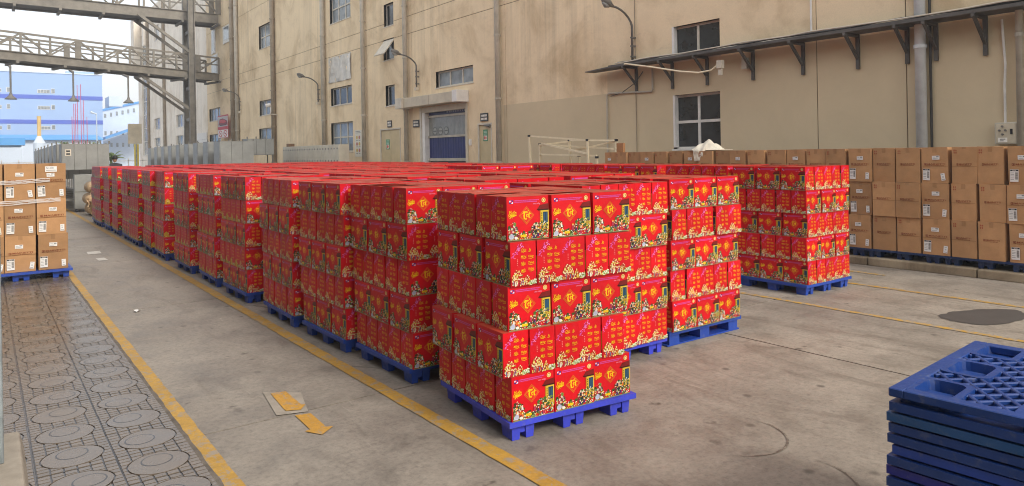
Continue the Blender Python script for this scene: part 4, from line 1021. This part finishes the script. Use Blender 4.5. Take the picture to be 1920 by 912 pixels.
# rolls of sheet material on the floor by the trolley
def roll(label, x, y, z, rad, ln, seed):
    r = random.Random(seed); t = thing('material_roll', label, 'roll', (x, y, z), 0, 'rolls of sheet material by the trolley')
    m = MB(); m.tube([(0, 0, 0), (0, ln, 0)], rad, 14); m.build('roll_body', M['roll'], t, smooth=True)
    m = MB()
    for k in range(40):
        a = r.uniform(0, 6.28); q = rad * math.sqrt(r.random()); p = Vector((q * math.cos(a), 0, q * math.sin(a))); m.bar(p, p + Vector((r.uniform(-.06, .06), -r.uniform(.05, .2), r.uniform(-.1, .04))), .03, .008)
    m.build('frayed_end', M['roll'], t)
roll('top frayed roll of sheet material beside the last red stack', 2.56, 23.4, .80, .17, 1.2, 1)
roll('middle frayed roll of sheet material beside the last red stack', 2.50, 23.3, .47, .17, 1.2, 2)
roll('bottom frayed roll of sheet material beside the last red stack', 2.56, 23.35, .18, .17, 1.2, 3)
roll('roll lying left of the grey trolley', 1.75, 25.4, .55, .16, 1.0, 4)
roll('lower roll lying left of the grey trolley', 1.75, 25.4, .2, .18, 1.0, 5)

# folded tent frame against the wall
t = thing('folding_tent_frame', 'half-folded cream metal tent frame standing behind the red stacks', 'tent frame', (11.2, 0, .1))
L = [((0, 14.2), (-.02, 14.25)), ((.1, 13.95), (.12, 14.0)), ((.3, 13.0), (.28, 13.05)), ((.34, 12.8), (.36, 12.8)), ((0, 12.05), (0, 12.1)), ((.05, 11.85), (.05, 11.85)), ((.3, 11.5), (.28, 11.45))]
tops = [1.92, 1.70, 1.78, 1.40, 1.76, 1.36, 1.74]
for (a, b), zt in zip(L, tops): m = MB(); m.bar((*a, 0), (*b, zt), .045); m.build('leg', M['cream'], t); m = MB(); m.box(b[0] - .03, b[0] + .03, b[1] - .03, b[1] + .03, zt - .02, zt + .03); m.build('joint', M['black'], t)
for a, b in (((0, 14.25, 1.92), (0, 12.1, 1.76)), ((0, 12.1, 1.76), (.28, 11.45, 1.74)), ((.28, 13.05, 1.78), (0, 12.1, 1.76)), ((.1, 14.0, 1.70), (.28, 11.5, 1.55)), ((.1, 14.0, 1.68), (.3, 13.05, 1.76)), ((.28, 13.05, 1.5), (.28, 11.5, 1.72)), ((.1, 14.0, 1.45), (.05, 11.85, 1.40)), ((.1, 13.9, 1.72), (0, 12.1, 1.45))):
    m = MB(); m.bar(a, b, .038); m.build('scissor_bar', M['cream'], t)
m = MB(); m.box(-.03, .03, -.09, .09, 0, .2, S('#b8865a')); tag(m.build('storage_box', M['kraft'], None, (10.2, 10.05, 1.556)), 'small upright tan box behind the far brown cartons', 'box')

# person far behind the stacks
def person(loc):
    t = thing('person', 'person in dark clothes standing far behind the red stacks', 'person', loc, R(190))
    vs_ = [(0, 0, .98), (0, 0, 1.2), (0, 0, 1.42), (0, 0, 1.52), (.18, 0, 1.42), (.22, .02, 1.15), (.2, -.12, .95), (-.18, 0, 1.42), (-.22, .02, 1.15), (-.2, -.12, .95), (.1, 0, .9), (.11, -.02, .5), (.11, .02, .08), (.11, -.12, .04), (-.1, 0, .9), (-.11, .02, .5), (-.11, .04, .08), (-.11, -.1, .04)]
    es = [(0, 1), (1, 2), (2, 3), (2, 4), (4, 5), (5, 6), (2, 7), (7, 8), (8, 9), (0, 10), (10, 11), (11, 12), (12, 13), (0, 14), (14, 15), (15, 16), (16, 17)]
    rd_ = [.15, .14, .15, .06, .07, .05, .035, .07, .05, .035, .1, .07, .045, .04, .1, .07, .045, .04]
    me = bpy.data.meshes.new('body'); me.from_pydata(vs_, es, []); me.materials.append(M['dark_cloth']); o = obj('body', me, t)
    sk = o.modifiers.new('skin', 'SKIN'); sd = me.skin_vertices[0].data if me.skin_vertices else None
    if sd is None:
        bm = bmesh.new(); bm.from_mesh(me); bm.verts.layers.skin.verify(); bm.to_mesh(me); bm.free(); sd = me.skin_vertices[0].data
    for q, v in zip(sd, rd_): q.radius = (v, v)
    sd[0].use_root = True
    s = o.modifiers.new('sub', 'SUBSURF'); s.levels = 1; s.render_levels = 2
    bm = bmesh.new(); bmesh.ops.create_icosphere(bm, subdivisions=3, radius=1)
    for v in bm.verts:
        x, y, z = v.co; j = 1 - .25 * max(0, -z); v.co = (x * .075 * j, y * .095 * j - (.012 if (y < -.85 and abs(z) < .4) else 0), z * .12)
    me = bpy.data.meshes.new('head'); bm.to_mesh(me); bm.free(); me.materials.append(M['skin']); obj('head', me, t, (0, 0, 1.64))
    bm = bmesh.new(); bmesh.ops.create_icosphere(bm, subdivisions=3, radius=1)
    for v in bm.verts: x, y, z = v.co; v.co = (x * .083, y * .1 + .012, z * .115 if z > -.3 else -.3 * .115)
    me = bpy.data.meshes.new('hair'); bm.to_mesh(me); bm.free(); me.materials.append(M['hair']); obj('hair', me, t, (0, .006, 1.665))
person((3.66, 28.0, -.014))

# ------------------------------------------------------------------ pallets
PS = 0.89; PH = 0.115
def leg_mesh(mat):
    m = MB(); a, b = .075, .06
    for s in (-1, 1):
        x0, x1 = (-a, -.016) if s < 0 else (.016, a); m.taper(x0, x1, -b, b, 0, .082, .006)
    m.box(-.016, .016, -b + .01, b - .01, .035, .082)
    return m.mesh('leg', mat)
def deck_mesh(mat, hd=False):
    m = MB(); h = PS / 2; z0, z1 = .082, PH
    if not hd:
        m.box(-h, h, -h, h, z0 + .008, z1 - .004); m.box(-h - .004, h + .004, -h - .004, -h + .02, z0 + .003, z1); m.box(-h - .004, h + .004, h - .02, h + .004, z0 + .003, z1); m.box(-h - .004, -h + .02, -h + .02, h - .02, z0 + .003, z1); m.box(h - .02, h + .004, -h + .02, h - .02, z0 + .003, z1)
        return m.mesh('deck', mat)
    # rim, pocket collars, flat bands and open lattice
    rw = .045; m.box(-h - .004, h + .004, -h - .004, -h + rw, z0 + .003, z1); m.box(-h - .004, h + .004, h - rw, h + .004, z0 + .003, z1); m.box(-h - .004, -h + rw, -h + rw, h - rw, z0 + .003, z1); m.box(h - rw, h + .004, -h + rw, h - rw, z0 + .003, z1)
    ps = (-.325, 0, .325); pw, pd = .088, .062
    def rr_(X, Y, a, b, c):   # rounded rectangle
        P = []
        for (sx, sy, t0) in ((1, -1, -90), (1, 1, 0), (-1, 1, 90), (-1, -1, 180)):
            for q in range(4): t = R(t0 + 30 * q); P.append((X + sx * (a - c) + c * math.cos(t), Y + sy * (b - c) + c * math.sin(t)))
        return P
    for x in ps:
        for y in ps:
            A = rr_(x, y, pw, pd, .03); B = rr_(x, y, pw - .016, pd - .014, .026); O = rr_(x, y, pw + .022, pd + .024, .04); n = len(A)
            for k in range(n):
                k2 = (k + 1) % n
                m.face([(*A[k], z1 - .0005), (*O[k], z1 - .0005), (*O[k2], z1 - .0005), (*A[k2], z1 - .0005)]); m.face([(*O[k], z1 - .0005), (*O[k], z1 - .02), (*O[k2], z1 - .02), (*O[k2], z1 - .0005)])
                m.face([(*A[k2], z1 - .0005), (*B[k2], .02), (*B[k], .02), (*A[k], z1 - .0005)])
            m.face([(*p, .02) for p in B])
    lim = h - rw
    def clip(c, s):   # line y = s*x + c inside the square
        pts = []
        for x in (-lim, lim):
            y = s * x + c
            if abs(y) <= lim: pts.append((x, y))
        for y in (-lim, lim):
            x = (y - c) / s
            if abs(x) < lim: pts.append((x, y))
        return pts[:2] if len(pts) >= 2 else None
    for s, dz in ((.8, .0), (-.8, .0012)):
        c = -1.8
        while c < 1.8:
            p = clip(c, s)
            if p:
                # leave the pockets open: walk along the bar and drop the pieces over them
                (xa, ya), (xb, yb_) = p; n = max(2, int(math.hypot(xb - xa, yb_ - ya) / .006)); run = []
                def flush(run):
                    if len(run) > 1: m.bar((*run[0], z1 - .010 - dz), (*run[-1], z1 - .010 - dz),   .015, .016)
                for k in range(n + 1):
                    x, y = xa + (xb - xa) * k / n, ya + (yb_ - ya) * k / n
                    if any(abs(x - px) < pw + .014 and abs(y - py) < pd + .014 for px in ps for py in ps): flush(run); run = []
                    else: run.append((x, y))
                flush(run)
            c += .074
    return m.mesh('deck', mat)
_pm = {}
def pallet(label, loc, rz, mat, legs='front', scale=1.0, group='blue plastic pallets', hd=False, sx=1.0):
    if (mat, hd) not in _pm: _pm[(mat, hd)] = (deck_mesh(M[mat], hd), leg_mesh(M[mat]))
    dm, lm = _pm[(mat, hd)]
    t = thing('plastic_pallet', label, 'pallet', loc, rz, group); t.scale = (sx, scale, 1)
    o = obj('deck', dm, t); 
    if hd: bevel(o, .003, 1)
    for x in (-.345, 0, .345):
        for y in (-.36, 0, .36):
            obj('leg', lm, t, (x, y, 0))
    return t
def pallet_runner(label, loc, rz, mat):
    t = thing('plastic_pallet', label, 'pallet', loc, rz, 'blue plastic pallets'); h = PS / 2 + .02
    m = MB(); m.box(-h, h, -h, h, .095, .125); m.build('deck', M[mat], t)
    for x in (-.38, 0, .38):
        for y in (-.38, 0, .38): m = MB(); m.box(x - .06, x + .06, y - .06, y + .06, .012, .095); m.build('block', M[mat], t)
    for y in (-.38, 0, .38): m = MB(); m.box(-h, h, y - .06, y + .06, 0, .012); m.build('runner', M[mat], t)
    m = MB(); m.box(-h + .03, h - .03, -.3, .3, .0, .01); m.build('perforated_base', M['pal_navy'], t)
    return t

# ------------------------------------------------------------------ red gift boxes on their pallets
WIDE = [art_wide(1), art_wide(21)]; NARROW = [art_narrow(2), art_narrow(22)]
HD = [gift_box(WIDE[k], NARROW[k]).mesh('gift_box', M['box']) for k in range(2)]
LID = [gift_box(WIDE[k % 2], NARROW[k % 2], True, lf).mesh('gift_box', M['box']) for k, lf in enumerate(((.004, .0), (.0, .007), (.009, .003), (.002, .002)))]
rl = random.Random(77)
LOD = [gift_box(lod_wide(rl), lod_narrow(rl), False) for k in range(4)]
rng = random.Random(2024)
STK = []   # phrase, x, y, rot, first layer wide-front?, exposure front/left, pallet material, layer shifts
def st(phrase, x, y, rot, wide, fr, le, pal, shifts=None, z=None, hz=None): STK.append(dict(p=phrase, x=x, y=y, r=rot, w=wide, fr=fr, le=le, pal=pal, sh=shifts, z=z, hz=hz))
st('nearest stack', 2.325, 3.15, -5.2, True, 1, 1, 'pal_violet', [(-.012, 0), (-.06, .0), (-.012, .02), (-.0, .01), (.0, .03)])
c1 = [(2.345, 4.36), (2.31, 5.40), (2.285, 6.52), (2.285, 7.95), (2.275, 9.2), (2.265, 10.5), (2.25, 12.15), (2.25, 13.2), (2.25, 14.45), (2.25, 15.5), (2.25, 16.9), (2.24, 18.1), (2.22, 19.4), (2.22, 20.4)]
for k, (x, y) in enumerate(c1): st(ORD[k + 1] + ' stack along yellow line', x, y, rng.uniform(-3, 1), (k % 2 == 0) if k else True, .35 if k else .6, 1, 'pal_blue')
st('stack right of the nearest', 3.44, 3.80, -1.5, False, .6, .0, 'pal_violet')
y = 5.0; k = 2
while y < 21: st(f'{ORD[k-1]} stack of second column', 3.42 + rng.uniform(-.04, .04), y, rng.uniform(-2, 2), rng.random() < .5, .02, 0, None); y += rng.uniform(1.0, 1.3); k += 1
st('third stack of front row', 4.46, 3.86, -1.0, True, 1, .2, 'runner')
y = 5.1; k = 2
while y < 21: st(f'{ORD[k-1]} stack of third column', 4.5 + rng.uniform(-.04, .04), y, rng.uniform(-2, 2), rng.random() < .5, .02, 0, None); y += rng.uniform(1.0, 1.3); k += 1
y = 8.15; k = 1
while y < 21: st(f'{ORD[k-1]} stack of fourth column', 5.55 + rng.uniform(-.04, .04), y, rng.uniform(-2, 2), k == 1, .25 if k == 1 else .02, .25 if k == 1 else 0, None, hz=1.03 if k == 1 else None); y += rng.uniform(1.0, 1.25); k += 1
y = 4.24
for k in range(6): st(f'{ORD[k]} stack of right column', 7.1 + rng.uniform(-.02, .02), y, rng.uniform(-1.5, .5), k % 2 == 1, 1 if k == 0 else .1, .7 if k < 2 else .3, 'pal_blue' if k < 2 else None, hz=1.02); y += rng.uniform(1.0, 1.12)
for cx in (6.65, 7.65):
    y = 11.4; k = 1
    while y < 20.5: st(f'{ORD[k-1]} stack of {"fifth" if cx < 7 else "sixth"} rear column', cx + rng.uniform(-.04, .04), y, rng.uniform(-2, 2), rng.random() < .5, .02, .02, None); y += rng.uniform(1.05, 1.3); k += 1

BOX = []   # area, matrix, label, random
LAY = ['bottom', 'second', 'third', 'fourth', 'top']
for s in STK:
    far = min(1, max(0, (s['y'] - 4) / 16)); base = PH + .0005 if s['pal'] != 'runner' else .1255
    hz = (s['hz'] or 1) * (1.0 + .012 * (s['y'] > 4.2) + .055 * far)
    kx, ky = (1.0, 1.01) if s['p'] == 'nearest stack' else (1.0, 1.04) if 'right column' in s['p'] else (1.03, 1.085)
    Mst = Matrix.Translation((s['x'], s['y'], 0)) @ Matrix.Rotation(R(s['r']), 4, 'Z') @ Matrix.Diagonal((kx, ky, 1, 1))
    S3 = 3 * BW
    for L in range(5):
        wide = s['w'] ^ (L % 2 == 1)
        dx, dy = s['sh'][L] if s['sh'] else (rng.uniform(-.015, .015), rng.uniform(-.015, .015))
        nx, ny = (3, 5) if wide else (5, 3); sx, sy = (BW, BN) if wide else (BN, BW)
        gx = [0]; gy = [0]
        for i in range(nx - 1): gx.append(gx[-1] + sx + (rng.choice([.001, .002, .006, .012])))
        for j in range(ny - 1): gy.append(gy[-1] + sy + (rng.choice([.004, .010, .018]) * (5 - ny + 2) / (2 if ny == 5 else 2.6)))
        for i in range(nx):
            for j in range(ny):
                edge = i in (0, nx - 1) or j in (0, ny - 1)
                if not edge and L < 4: continue
                px, py = gx[i] + sx / 2 + dx + rng.uniform(-.0015, .0015), gy[j] + sy / 2 + dy + (rng.uniform(-.012, .006) if j == 0 else rng.uniform(-.001, .001))
                Mx = Mst @ Matrix.Translation((px, py, base + L * BH * hz + (rng.uniform(0, .004) if L == 4 else 0))) @ Matrix.Rotation((0 if wide else math.pi / 2) + R(rng.uniform(-.6, .6)), 4, 'Z') @ Matrix.Diagonal((1, 1, hz, 1))
                c = Mx.translation; d = Vector((c.x, c.y, c.z + .12 - 1.6)); dl = d.length
                ar = 0
                if j == 0: ar += s['fr'] * sx * BH * max(0, d.y) / dl ** 3
                if i == 0: ar += s['le'] * sy * BH * max(0, d.x) / dl ** 3
                if L == 4: ar += sx * sy * max(0, -d.z) / dl ** 3 * .8
                if j == 0 and s['fr'] >= .25: pos = f'{ORD[i]} from left on front'
                elif i == 0 and s['le'] > .1: pos = f'{ORD[j]} back on shaded side'
                else: pos = f'{ORD[j]} row back, {ORD[i]} across'
                BOX.append((ar, Mx, f"red gift box, {s['p']}, {LAY[L]} layer, {pos}"))
    # pallet
    if s['pal']:
        ctr = Mst @ Vector((S3 / 2, S3 / 2, 0)); lab = f"plastic pallet under the {s['p']}" + (' of red boxes' if len(s['p'].split()) < 6 else '')
        if s['pal'] == 'runner': pallet_runner('blue pallet with base runners under the ' + s['p'], ctr, R(s['r']), 'pal_blue')
        else: pallet(('violet-blue ' if s['pal'] == 'pal_violet' else 'blue ') + lab, ctr, R(s['r'] + rng.uniform(-1, 1)), s['pal'])
BOX.sort(key=lambda b: -b[0])
for k, (ar, Mx, lab) in enumerate(BOX[:300]):
    o = bpy.data.objects.new('gift_box', LID[k % 4] if ', top layer' in lab else HD[k % 2]); COL.objects.link(o); o.matrix_world = Mx
    tag(o, lab, 'box', 'red gift boxes stacked on pallets')
VV = []; FF = []; CC = []; nb = 0
lodnp = [(np.array(l.v), l.f, l.c) for l in LOD]
for k, (ar, Mx, lab) in enumerate(BOX[300:]):
    v, f, c = lodnp[k % 4]; A = np.array(Mx); q_ = rl.uniform(.72, 1.1); c = list(c); c[5] = tuple(x * q_ for x in c[5])
    VV.append(v @ A[:3, :3].T + A[:3, 3]); FF.extend([tuple(i + nb for i in q) for q in f]); CC.extend(c); nb += len(v)
mm = MB(); mm.v = np.concatenate(VV).tolist(); mm.f = FF; mm.c = CC; mm.m = [0] * len(FF)
o = mm.build('stacked_gift_boxes', M['box']); o["kind"] = "stuff"; tag(o, 'mass of further red gift boxes filling the stacks behind', 'boxes')

# ------------------------------------------------------------------ brown cartons
KR = S('#b88d62'); KRD = S('#85592f'); PRN = S('#7a3a22'); PRD = S('#8a4a2c')
def carton_mesh(w, d, h, kind, seed):
    r = random.Random(seed); m = MB(); a, b = w / 2, d / 2; j = lambda: r.uniform(-.004, .004)
    P = [(-a + j(), -b, 0), (a + j(), -b, 0), (a, b, 0), (-a, b, 0), (-a + j(), -b + j(), h + j()), (a + j(), -b + j(), h + j()), (a, b, h), (-a, b, h)]
    P = [Vector(p) for p in P]
    for f in [(0, 3, 2, 1), (1, 2, 6, 5), (2, 3, 7, 6), (3, 0, 4, 7)]: m.face([P[i] for i in f], KR)
    # front as a grid that bulges a little
    n = 5; bul = r.uniform(-.004, .008)
    G = [[(P[0].lerp(P[1], i / n)).lerp(P[4].lerp(P[5], i / n), q / n) + Vector((0, -bul * math.sin(math.pi * i / n) * math.sin(math.pi * q / n), 0)) for q in range(n + 1)] for i in range(n + 1)]
    for i in range(n):
        for q in range(n): m.face([G[i][q], G[i + 1][q], G[i + 1][q + 1], G[i][q + 1]], KR)
    tp = tuple(k * 1.04 for k in KR)
    m.face([P[4], P[5], P[6], P[7]], KRD)
    u = Vector((0, 0, .003)); mid0, mid1 = (P[4] + P[7]) / 2, (P[5] + P[6]) / 2
    for q in ([P[4], P[5], mid1 - Vector((0, .003, 0)), mid0 - Vector((0, .003, 0))], [mid0 + Vector((0, .003, 0)), mid1 + Vector((0, .003, 0)), P[6], P[7]]):
        m.face([x + u for x in q], tp); m.face([q[0], q[1], q[1] + u, q[0] + u], KR)
    A = []
    lx = .12 if kind == 'label' else .2; ls = .8 if kind == 'label' else .62
    rect(A, lx, lx + .11 * ls, .50, .56, PRN); rect(A, lx + .015, lx + .095 * ls, .512, .548, KR); rect(A, lx + .03, lx + .05, .515, .545, PRN); rect(A, lx + .06 * ls, lx + .08 * ls, .515, .545, PRN)
    put_text(A, 'MAINETTI', lx + .15 * ls, lx + ls * .98, .515, .558, PRD, 0, .01)
    rr = random.Random(seed + 5); x = lx + .15 * ls
    while x < lx + ls * .9: wq = rr.uniform(.02, .05); rect(A, x, x + wq, .488, .498, PRN); x += wq + .012
    if kind == 'plain':
        for ux, vx in ((.08, .885), (.155, .885), (.08, .82), (.155, .82)): diamond(A, ux + .03, vx + .03, .034, .028, .008, S('#9a3a28')); rect(A, ux + .02, ux + .04, vx + .015, vx + .045, S('#9a3a28'))
    rect(A, .0, 1.0, .475, .482, KRD) if r.random() < .3 else None
    add_art(m, A, (-a, -b - .0095, 0), (w, 0, 0), (0, 0, h), (0, -1, 0), 8e-6)
    # packing tape over the top edge
    m.face([(-.025, -b - .0015 - .0, h * .86), (.025, -b - .0015, h * .86), (.025, -b - .004, h + .0035), (-.025, -b - .004, h + .0035)], tuple(k * .86 for k in KR))
    m.face([(-.025, -b - .004, h + .0042), (.025, -b - .004, h + .0042), (.025, b, h + .0042), (-.025, b, h + .0042)], tuple(k * .9 for k in KR))
    return m.mesh('carton', M['kraft'])
def sticker_mesh(w, h, kind):
    m = MB(); m.box(-w / 2, w / 2, -.0006, 0, 0, h, S('#e6e4df')); A = []
    K = S('#26262a'); G = S('#77777a')
    if kind == 'ship':
        rect(A, .03, .97, .86, .98, K); put_text(A, 'N1218', .3, .7, .885, .955, WHT, 0, .02)
        rr = random.Random(3); v = .2
        while v < .74: hq = rr.uniform(.015, .035); rect(A, .62, .92, v, v + hq, K); v += hq + .02
        for v in (.7, .58, .46, .3, .16): rect(A, .08, .5, v, v + .03, G)
    elif kind == 'small':
        rect(A, .55, .9, .6, .85, G); rect(A, .1, .45, .62, .7, G); rect(A, .1, .8, .3, .36, G); rect(A, .1, .6, .15, .2, G)
    elif kind == 'sheet':
        put_text(A, 'N1218', .1, .72, .55, .85, S('#55586a')); rect(A, .08, .92, .25, .33, G)
    else:
        rect(A, .15, .85, .12, .18, G); rect(A, .15, .7, .8, .86, G); rect(A, .3, .7, .4, .6, S('#b9bbbd'))
    add_art(m, A, (-w / 2, -.0006, 0), (w, 0, 0), (0, 0, h), (0, -1, 0), 1e-5)
    return m.mesh('sticker', M['sticker'])
SK = {'ship': sticker_mesh(.085, .145, 'ship'), 'small': sticker_mesh(.09, .05, 'small'), 'slip': sticker_mesh(.048, .09, 'slip'), 'sheet': sticker_mesh(.135, .075, 'sheet')}
def carton(me, w, d, h, loc, rz, label, kind, group, rr, sheetp=False):
    o = obj('carton', me, None, loc, rz); tag(o, label, 'carton', group)
    y = -d / 2 - .0115
    if kind == 'label':
        for nm, key, x, z, tilt in (('shipping_label', 'ship', -w / 2 + .06, .035, rr.uniform(-2, 2)), ('address_label', 'small', -.01 + rr.uniform(-.02, .03), h * (.66 if not sheetp else .63), rr.uniform(-3, 3)), ('paper_slip', 'slip', w / 2 - .05, .035, rr.uniform(-9, 9))):
            c = obj(nm, SK[key], o, (x, y, z)); c.rotation_euler = (0, R(tilt), 0)
        if sheetp: c = obj('paper_sheet', SK['sheet'], o, (0.0, y - .001, h * .77))
    return o
rr = random.Random(31)
CH = .448
RM = {k: [carton_mesh(.318, .45, CH, k, s + (0 if k == 'label' else 50)) for s in range(4)] for k in ('label', 'plain')}
edges = [(2.55, 2.86), (2.87, 3.206), (3.22, 3.52), (3.525, 3.815), (3.83, 4.16), (4.17, 4.475), (4.48, 4.79), (4.805, 5.12)]
y = 5.14
while y < 9.95: w = rr.uniform(.295, .318); edges.append((y, y + w)); y += w + rr.choice([.010, .016, .026])
KINDS = ['plain', 'label', 'plain', 'plain', 'label', 'plain', 'plain', 'label']
for k, (a, b) in enumerate(edges):
    kind = KINDS[k] if k < 8 else ('label' if k % 3 == 1 else 'plain')
    for L in range(3):
        w = b - a; me = rr.choice(RM[kind]); off = rr.uniform(-.032, .03) + (.02 if (L == 2 and k % 4 == 2) else 0)
        if L == 0: off *= .3
        o = carton(me, .318, .45, CH, (9.63 + .225 + off, (a + b) / 2 + (rr.uniform(-.012, .012) if L else 0), .2175 + L * (CH + .0055)), -math.pi / 2 + R(rr.uniform(-2.4, 2.4)),
                   f"brown carton {'with white labels ' if kind == 'label' else ''}{ORD[k]} from right along the kerb, {['bottom', 'middle', 'top'][L]} layer", kind, 'brown cartons along the right kerb', rr)
        o.scale = ((w - .016) / .318, 1, 1)
y = 2.05; k = 0
while y < 10.0:
    pallet(f'dark blue pallet, {ORD[k]} from right under the brown cartons along the kerb', (9.64 + .44, y + .455, .1025), -math.pi / 2, 'pal_kerb', sx=1.06, group='dark blue pallets along the kerb'); y += .955; k += 1
# left cartons
LH = .474
LM = [carton_mesh(.338, .45, LH, 'label', 90 + s) for s in range(3)]
for row in range(3):
    for ci, x in enumerate((.03, .385, .735)):
        for L in range(3):
            if row and L < 2: continue
            if row and L == 2: pass
            o = carton(LM[(row + ci + L) % 3], .338, .45, LH, (x + (.012 if (ci == 2 and L == 0) else rr.uniform(-.006, .006)), 11.725 + .458 * row, .128 + L * (LH + .0055)), R(rr.uniform(-.8, .8)),
                   f"brown carton on the left pavement, {['front', 'second', 'third'][row]} row, {['left', 'middle', 'right'][ci]} column, {['bottom', 'middle', 'top'][L]} layer", 'label' if row == 0 else 'plain', 'brown cartons on the left pavement', rr, sheetp=(row == 0 and ci == 2 and L == 2))
for row in (1, 2):   # the layers under the hidden rows
    for ci, x in enumerate((.03, .385, .735)):
        for L in range(2):
            carton(LM[(row + ci) % 3], .338, .45, LH, (x, 11.725 + .458 * row, .128 + L * (LH + .0055)), 0, f"brown carton on the left pavement, {['front', 'second', 'third'][row]} row, {['left', 'middle', 'right'][ci]} column, {['bottom', 'middle', 'top'][L]} layer", 'plain', 'brown cartons on the left pavement', rr)
pallet('blue plastic pallet under the brown cartons on the left pavement', (.38, 12.15, .0125), 0, 'pal_blue', scale=1.65, sx=1.3)
for zc, nm in ((1.30, 'upper'), (1.03, 'lower')):
    r = random.Random(int(zc * 100)); m = MB()
    for s in range(3):
        z = zc - .02 + .02 * s; n = 16; P = [(-.14 + (.98 if nm == 'lower' else .86) * k / n, 11.478 - .001 * s + r.uniform(-.002, .001), z + r.uniform(-.006, .006) + .035 * k / n) for k in range(n + 1)]
        for k in range(n): m.face([P[k], P[k + 1], (P[k + 1][0], P[k + 1][1], P[k + 1][2] + r.uniform(.008, .02)), (P[k][0], P[k][1], P[k][2] + r.uniform(.008, .02))])
    tag(m.build('stretch_film', M['film']), nm + ' band of clear stretch film round the left cartons', 'film')

# white cloth heaped on the cartons
bm = bmesh.new(); bmesh.ops.create_grid(bm, x_segments=40, y_segments=40, size=1.0)
from mathutils import noise as mn
for v in bm.verts:
    x, y = v.co.x, v.co.y; rr2 = math.hypot(x, y); hgt = .15 * max(0, 1 - rr2 ** 1.6) * (1 + .9 * mn.noise((x * 2.1, y * 2.1, 1.0)))
    hgt += .03 * mn.noise((x * 5, y * 5, 4)) * (1.1 - rr2 if rr2 < 1.1 else 0); hgt = max(hgt, .006)
    X = x * .22 * (1 + .3 * mn.noise((x, y, 7.0))); Y = y * .30 * (1 + .3 * mn.noise((x * 1.3, y * 1.3, 9.0)))
    if x < -.55 and y > -.15 and y < .55: k = (-x - .55) / .45; X = -.215 - .02 - .03 * mn.noise((y * 6, k * 3, 2)); hgt = .03 - k * .21
    v.co = (X, Y, hgt)
me = bpy.data.meshes.new('cloth'); bm.to_mesh(me); bm.free(); me.materials.append(M['cloth']); me.polygons.foreach_set("use_smooth", [True] * len(me.polygons))
o = obj('cloth', me, None, (9.85, 7.62, 1.583)); tag(o, 'crumpled white cloth heaped on the brown cartons', 'cloth'); s = o.modifiers.new('thick', 'SOLIDIFY'); s.thickness = .006; s.offset = 1

# ------------------------------------------------------------------ pile of nested pallets at the lower right
pm = ['pal_navy', 'pal_navy', 'pal_teal', 'pal_navy', 'pal_navy', 'pal_blue', 'pal_navy', 'pal_deep', 'pal_navy', 'pal_navy', 'pal_navy', 'pal_teal', 'pal_navy', 'pal_blue', 'pal_navy', 'pal_navy', 'pal_navy']
names = [ORD[k] for k in range(20)]
rr = random.Random(12); ztop = .75; z = ztop - PH
for k in range(17):
    if z < 0: break
    hdp = (k == 0)
    t = pallet(('top' if k == 0 else names[k]) + (' blue pallet, lattice deck showing, of the pile lower right' if k == 0 else ' pallet from the top of the nested pile lower right'), (3.025 + rr.uniform(-.008, .008), .80 + rr.uniform(-.008, .008), z), R(2.6 + rr.uniform(-.7, .7)) + (0 if k else R(.8)), pm[k], hd=hdp, group='nested pallets in the pile')
    z -= .050 if k == 0 else .0385

# small litter
r = random.Random(40)
for k, (x, y) in enumerate(((1.27, 8.35),)):
    m = MB(); P = [(r.uniform(.02, .045) * math.cos(a), r.uniform(.02, .045) * math.sin(a), .004 + r.uniform(0, .018)) for a in (2 * math.pi * q / 7 for q in range(7))]
    for q in range(7): m.face([(0, 0, .016), P[q], P[(q + 1) % 7]])
    tag(m.build('paper_scrap', M['white'], None, (x, y, .0)), ['crumpled white paper scrap lying in the left aisle', 'tiny paper scrap further down the left aisle', 'tiny white scrap on the yard right of the stacks', 'tiny scrap near the left yellow line'][k], 'litter')

# ------------------------------------------------------------------ hazy air
mb = MB(); mb.box(-420, 420, -80, 720, -1.6, 19)
hz_ = bpy.data.materials.new("hazy_air"); hz_.use_nodes = True; ht = hz_.node_tree
for n_ in list(ht.nodes):
    if n_.type == 'BSDF_PRINCIPLED': ht.nodes.remove(n_)
pv = ht.nodes.new("ShaderNodeVolumePrincipled"); pv.inputs["Color"].default_value = (0.93, 0.96, 1.0, 1); pv.inputs["Density"].default_value = 0.0023; pv.inputs["Anisotropy"].default_value = 0.2
ht.links.new(pv.outputs[0], ht.nodes["Material Output"].inputs["Volume"])
o = mb.build('haze', hz_); o["kind"] = "stuff"; o["label"] = "thin pale haze in the air over the whole yard"; o["category"] = "haze"
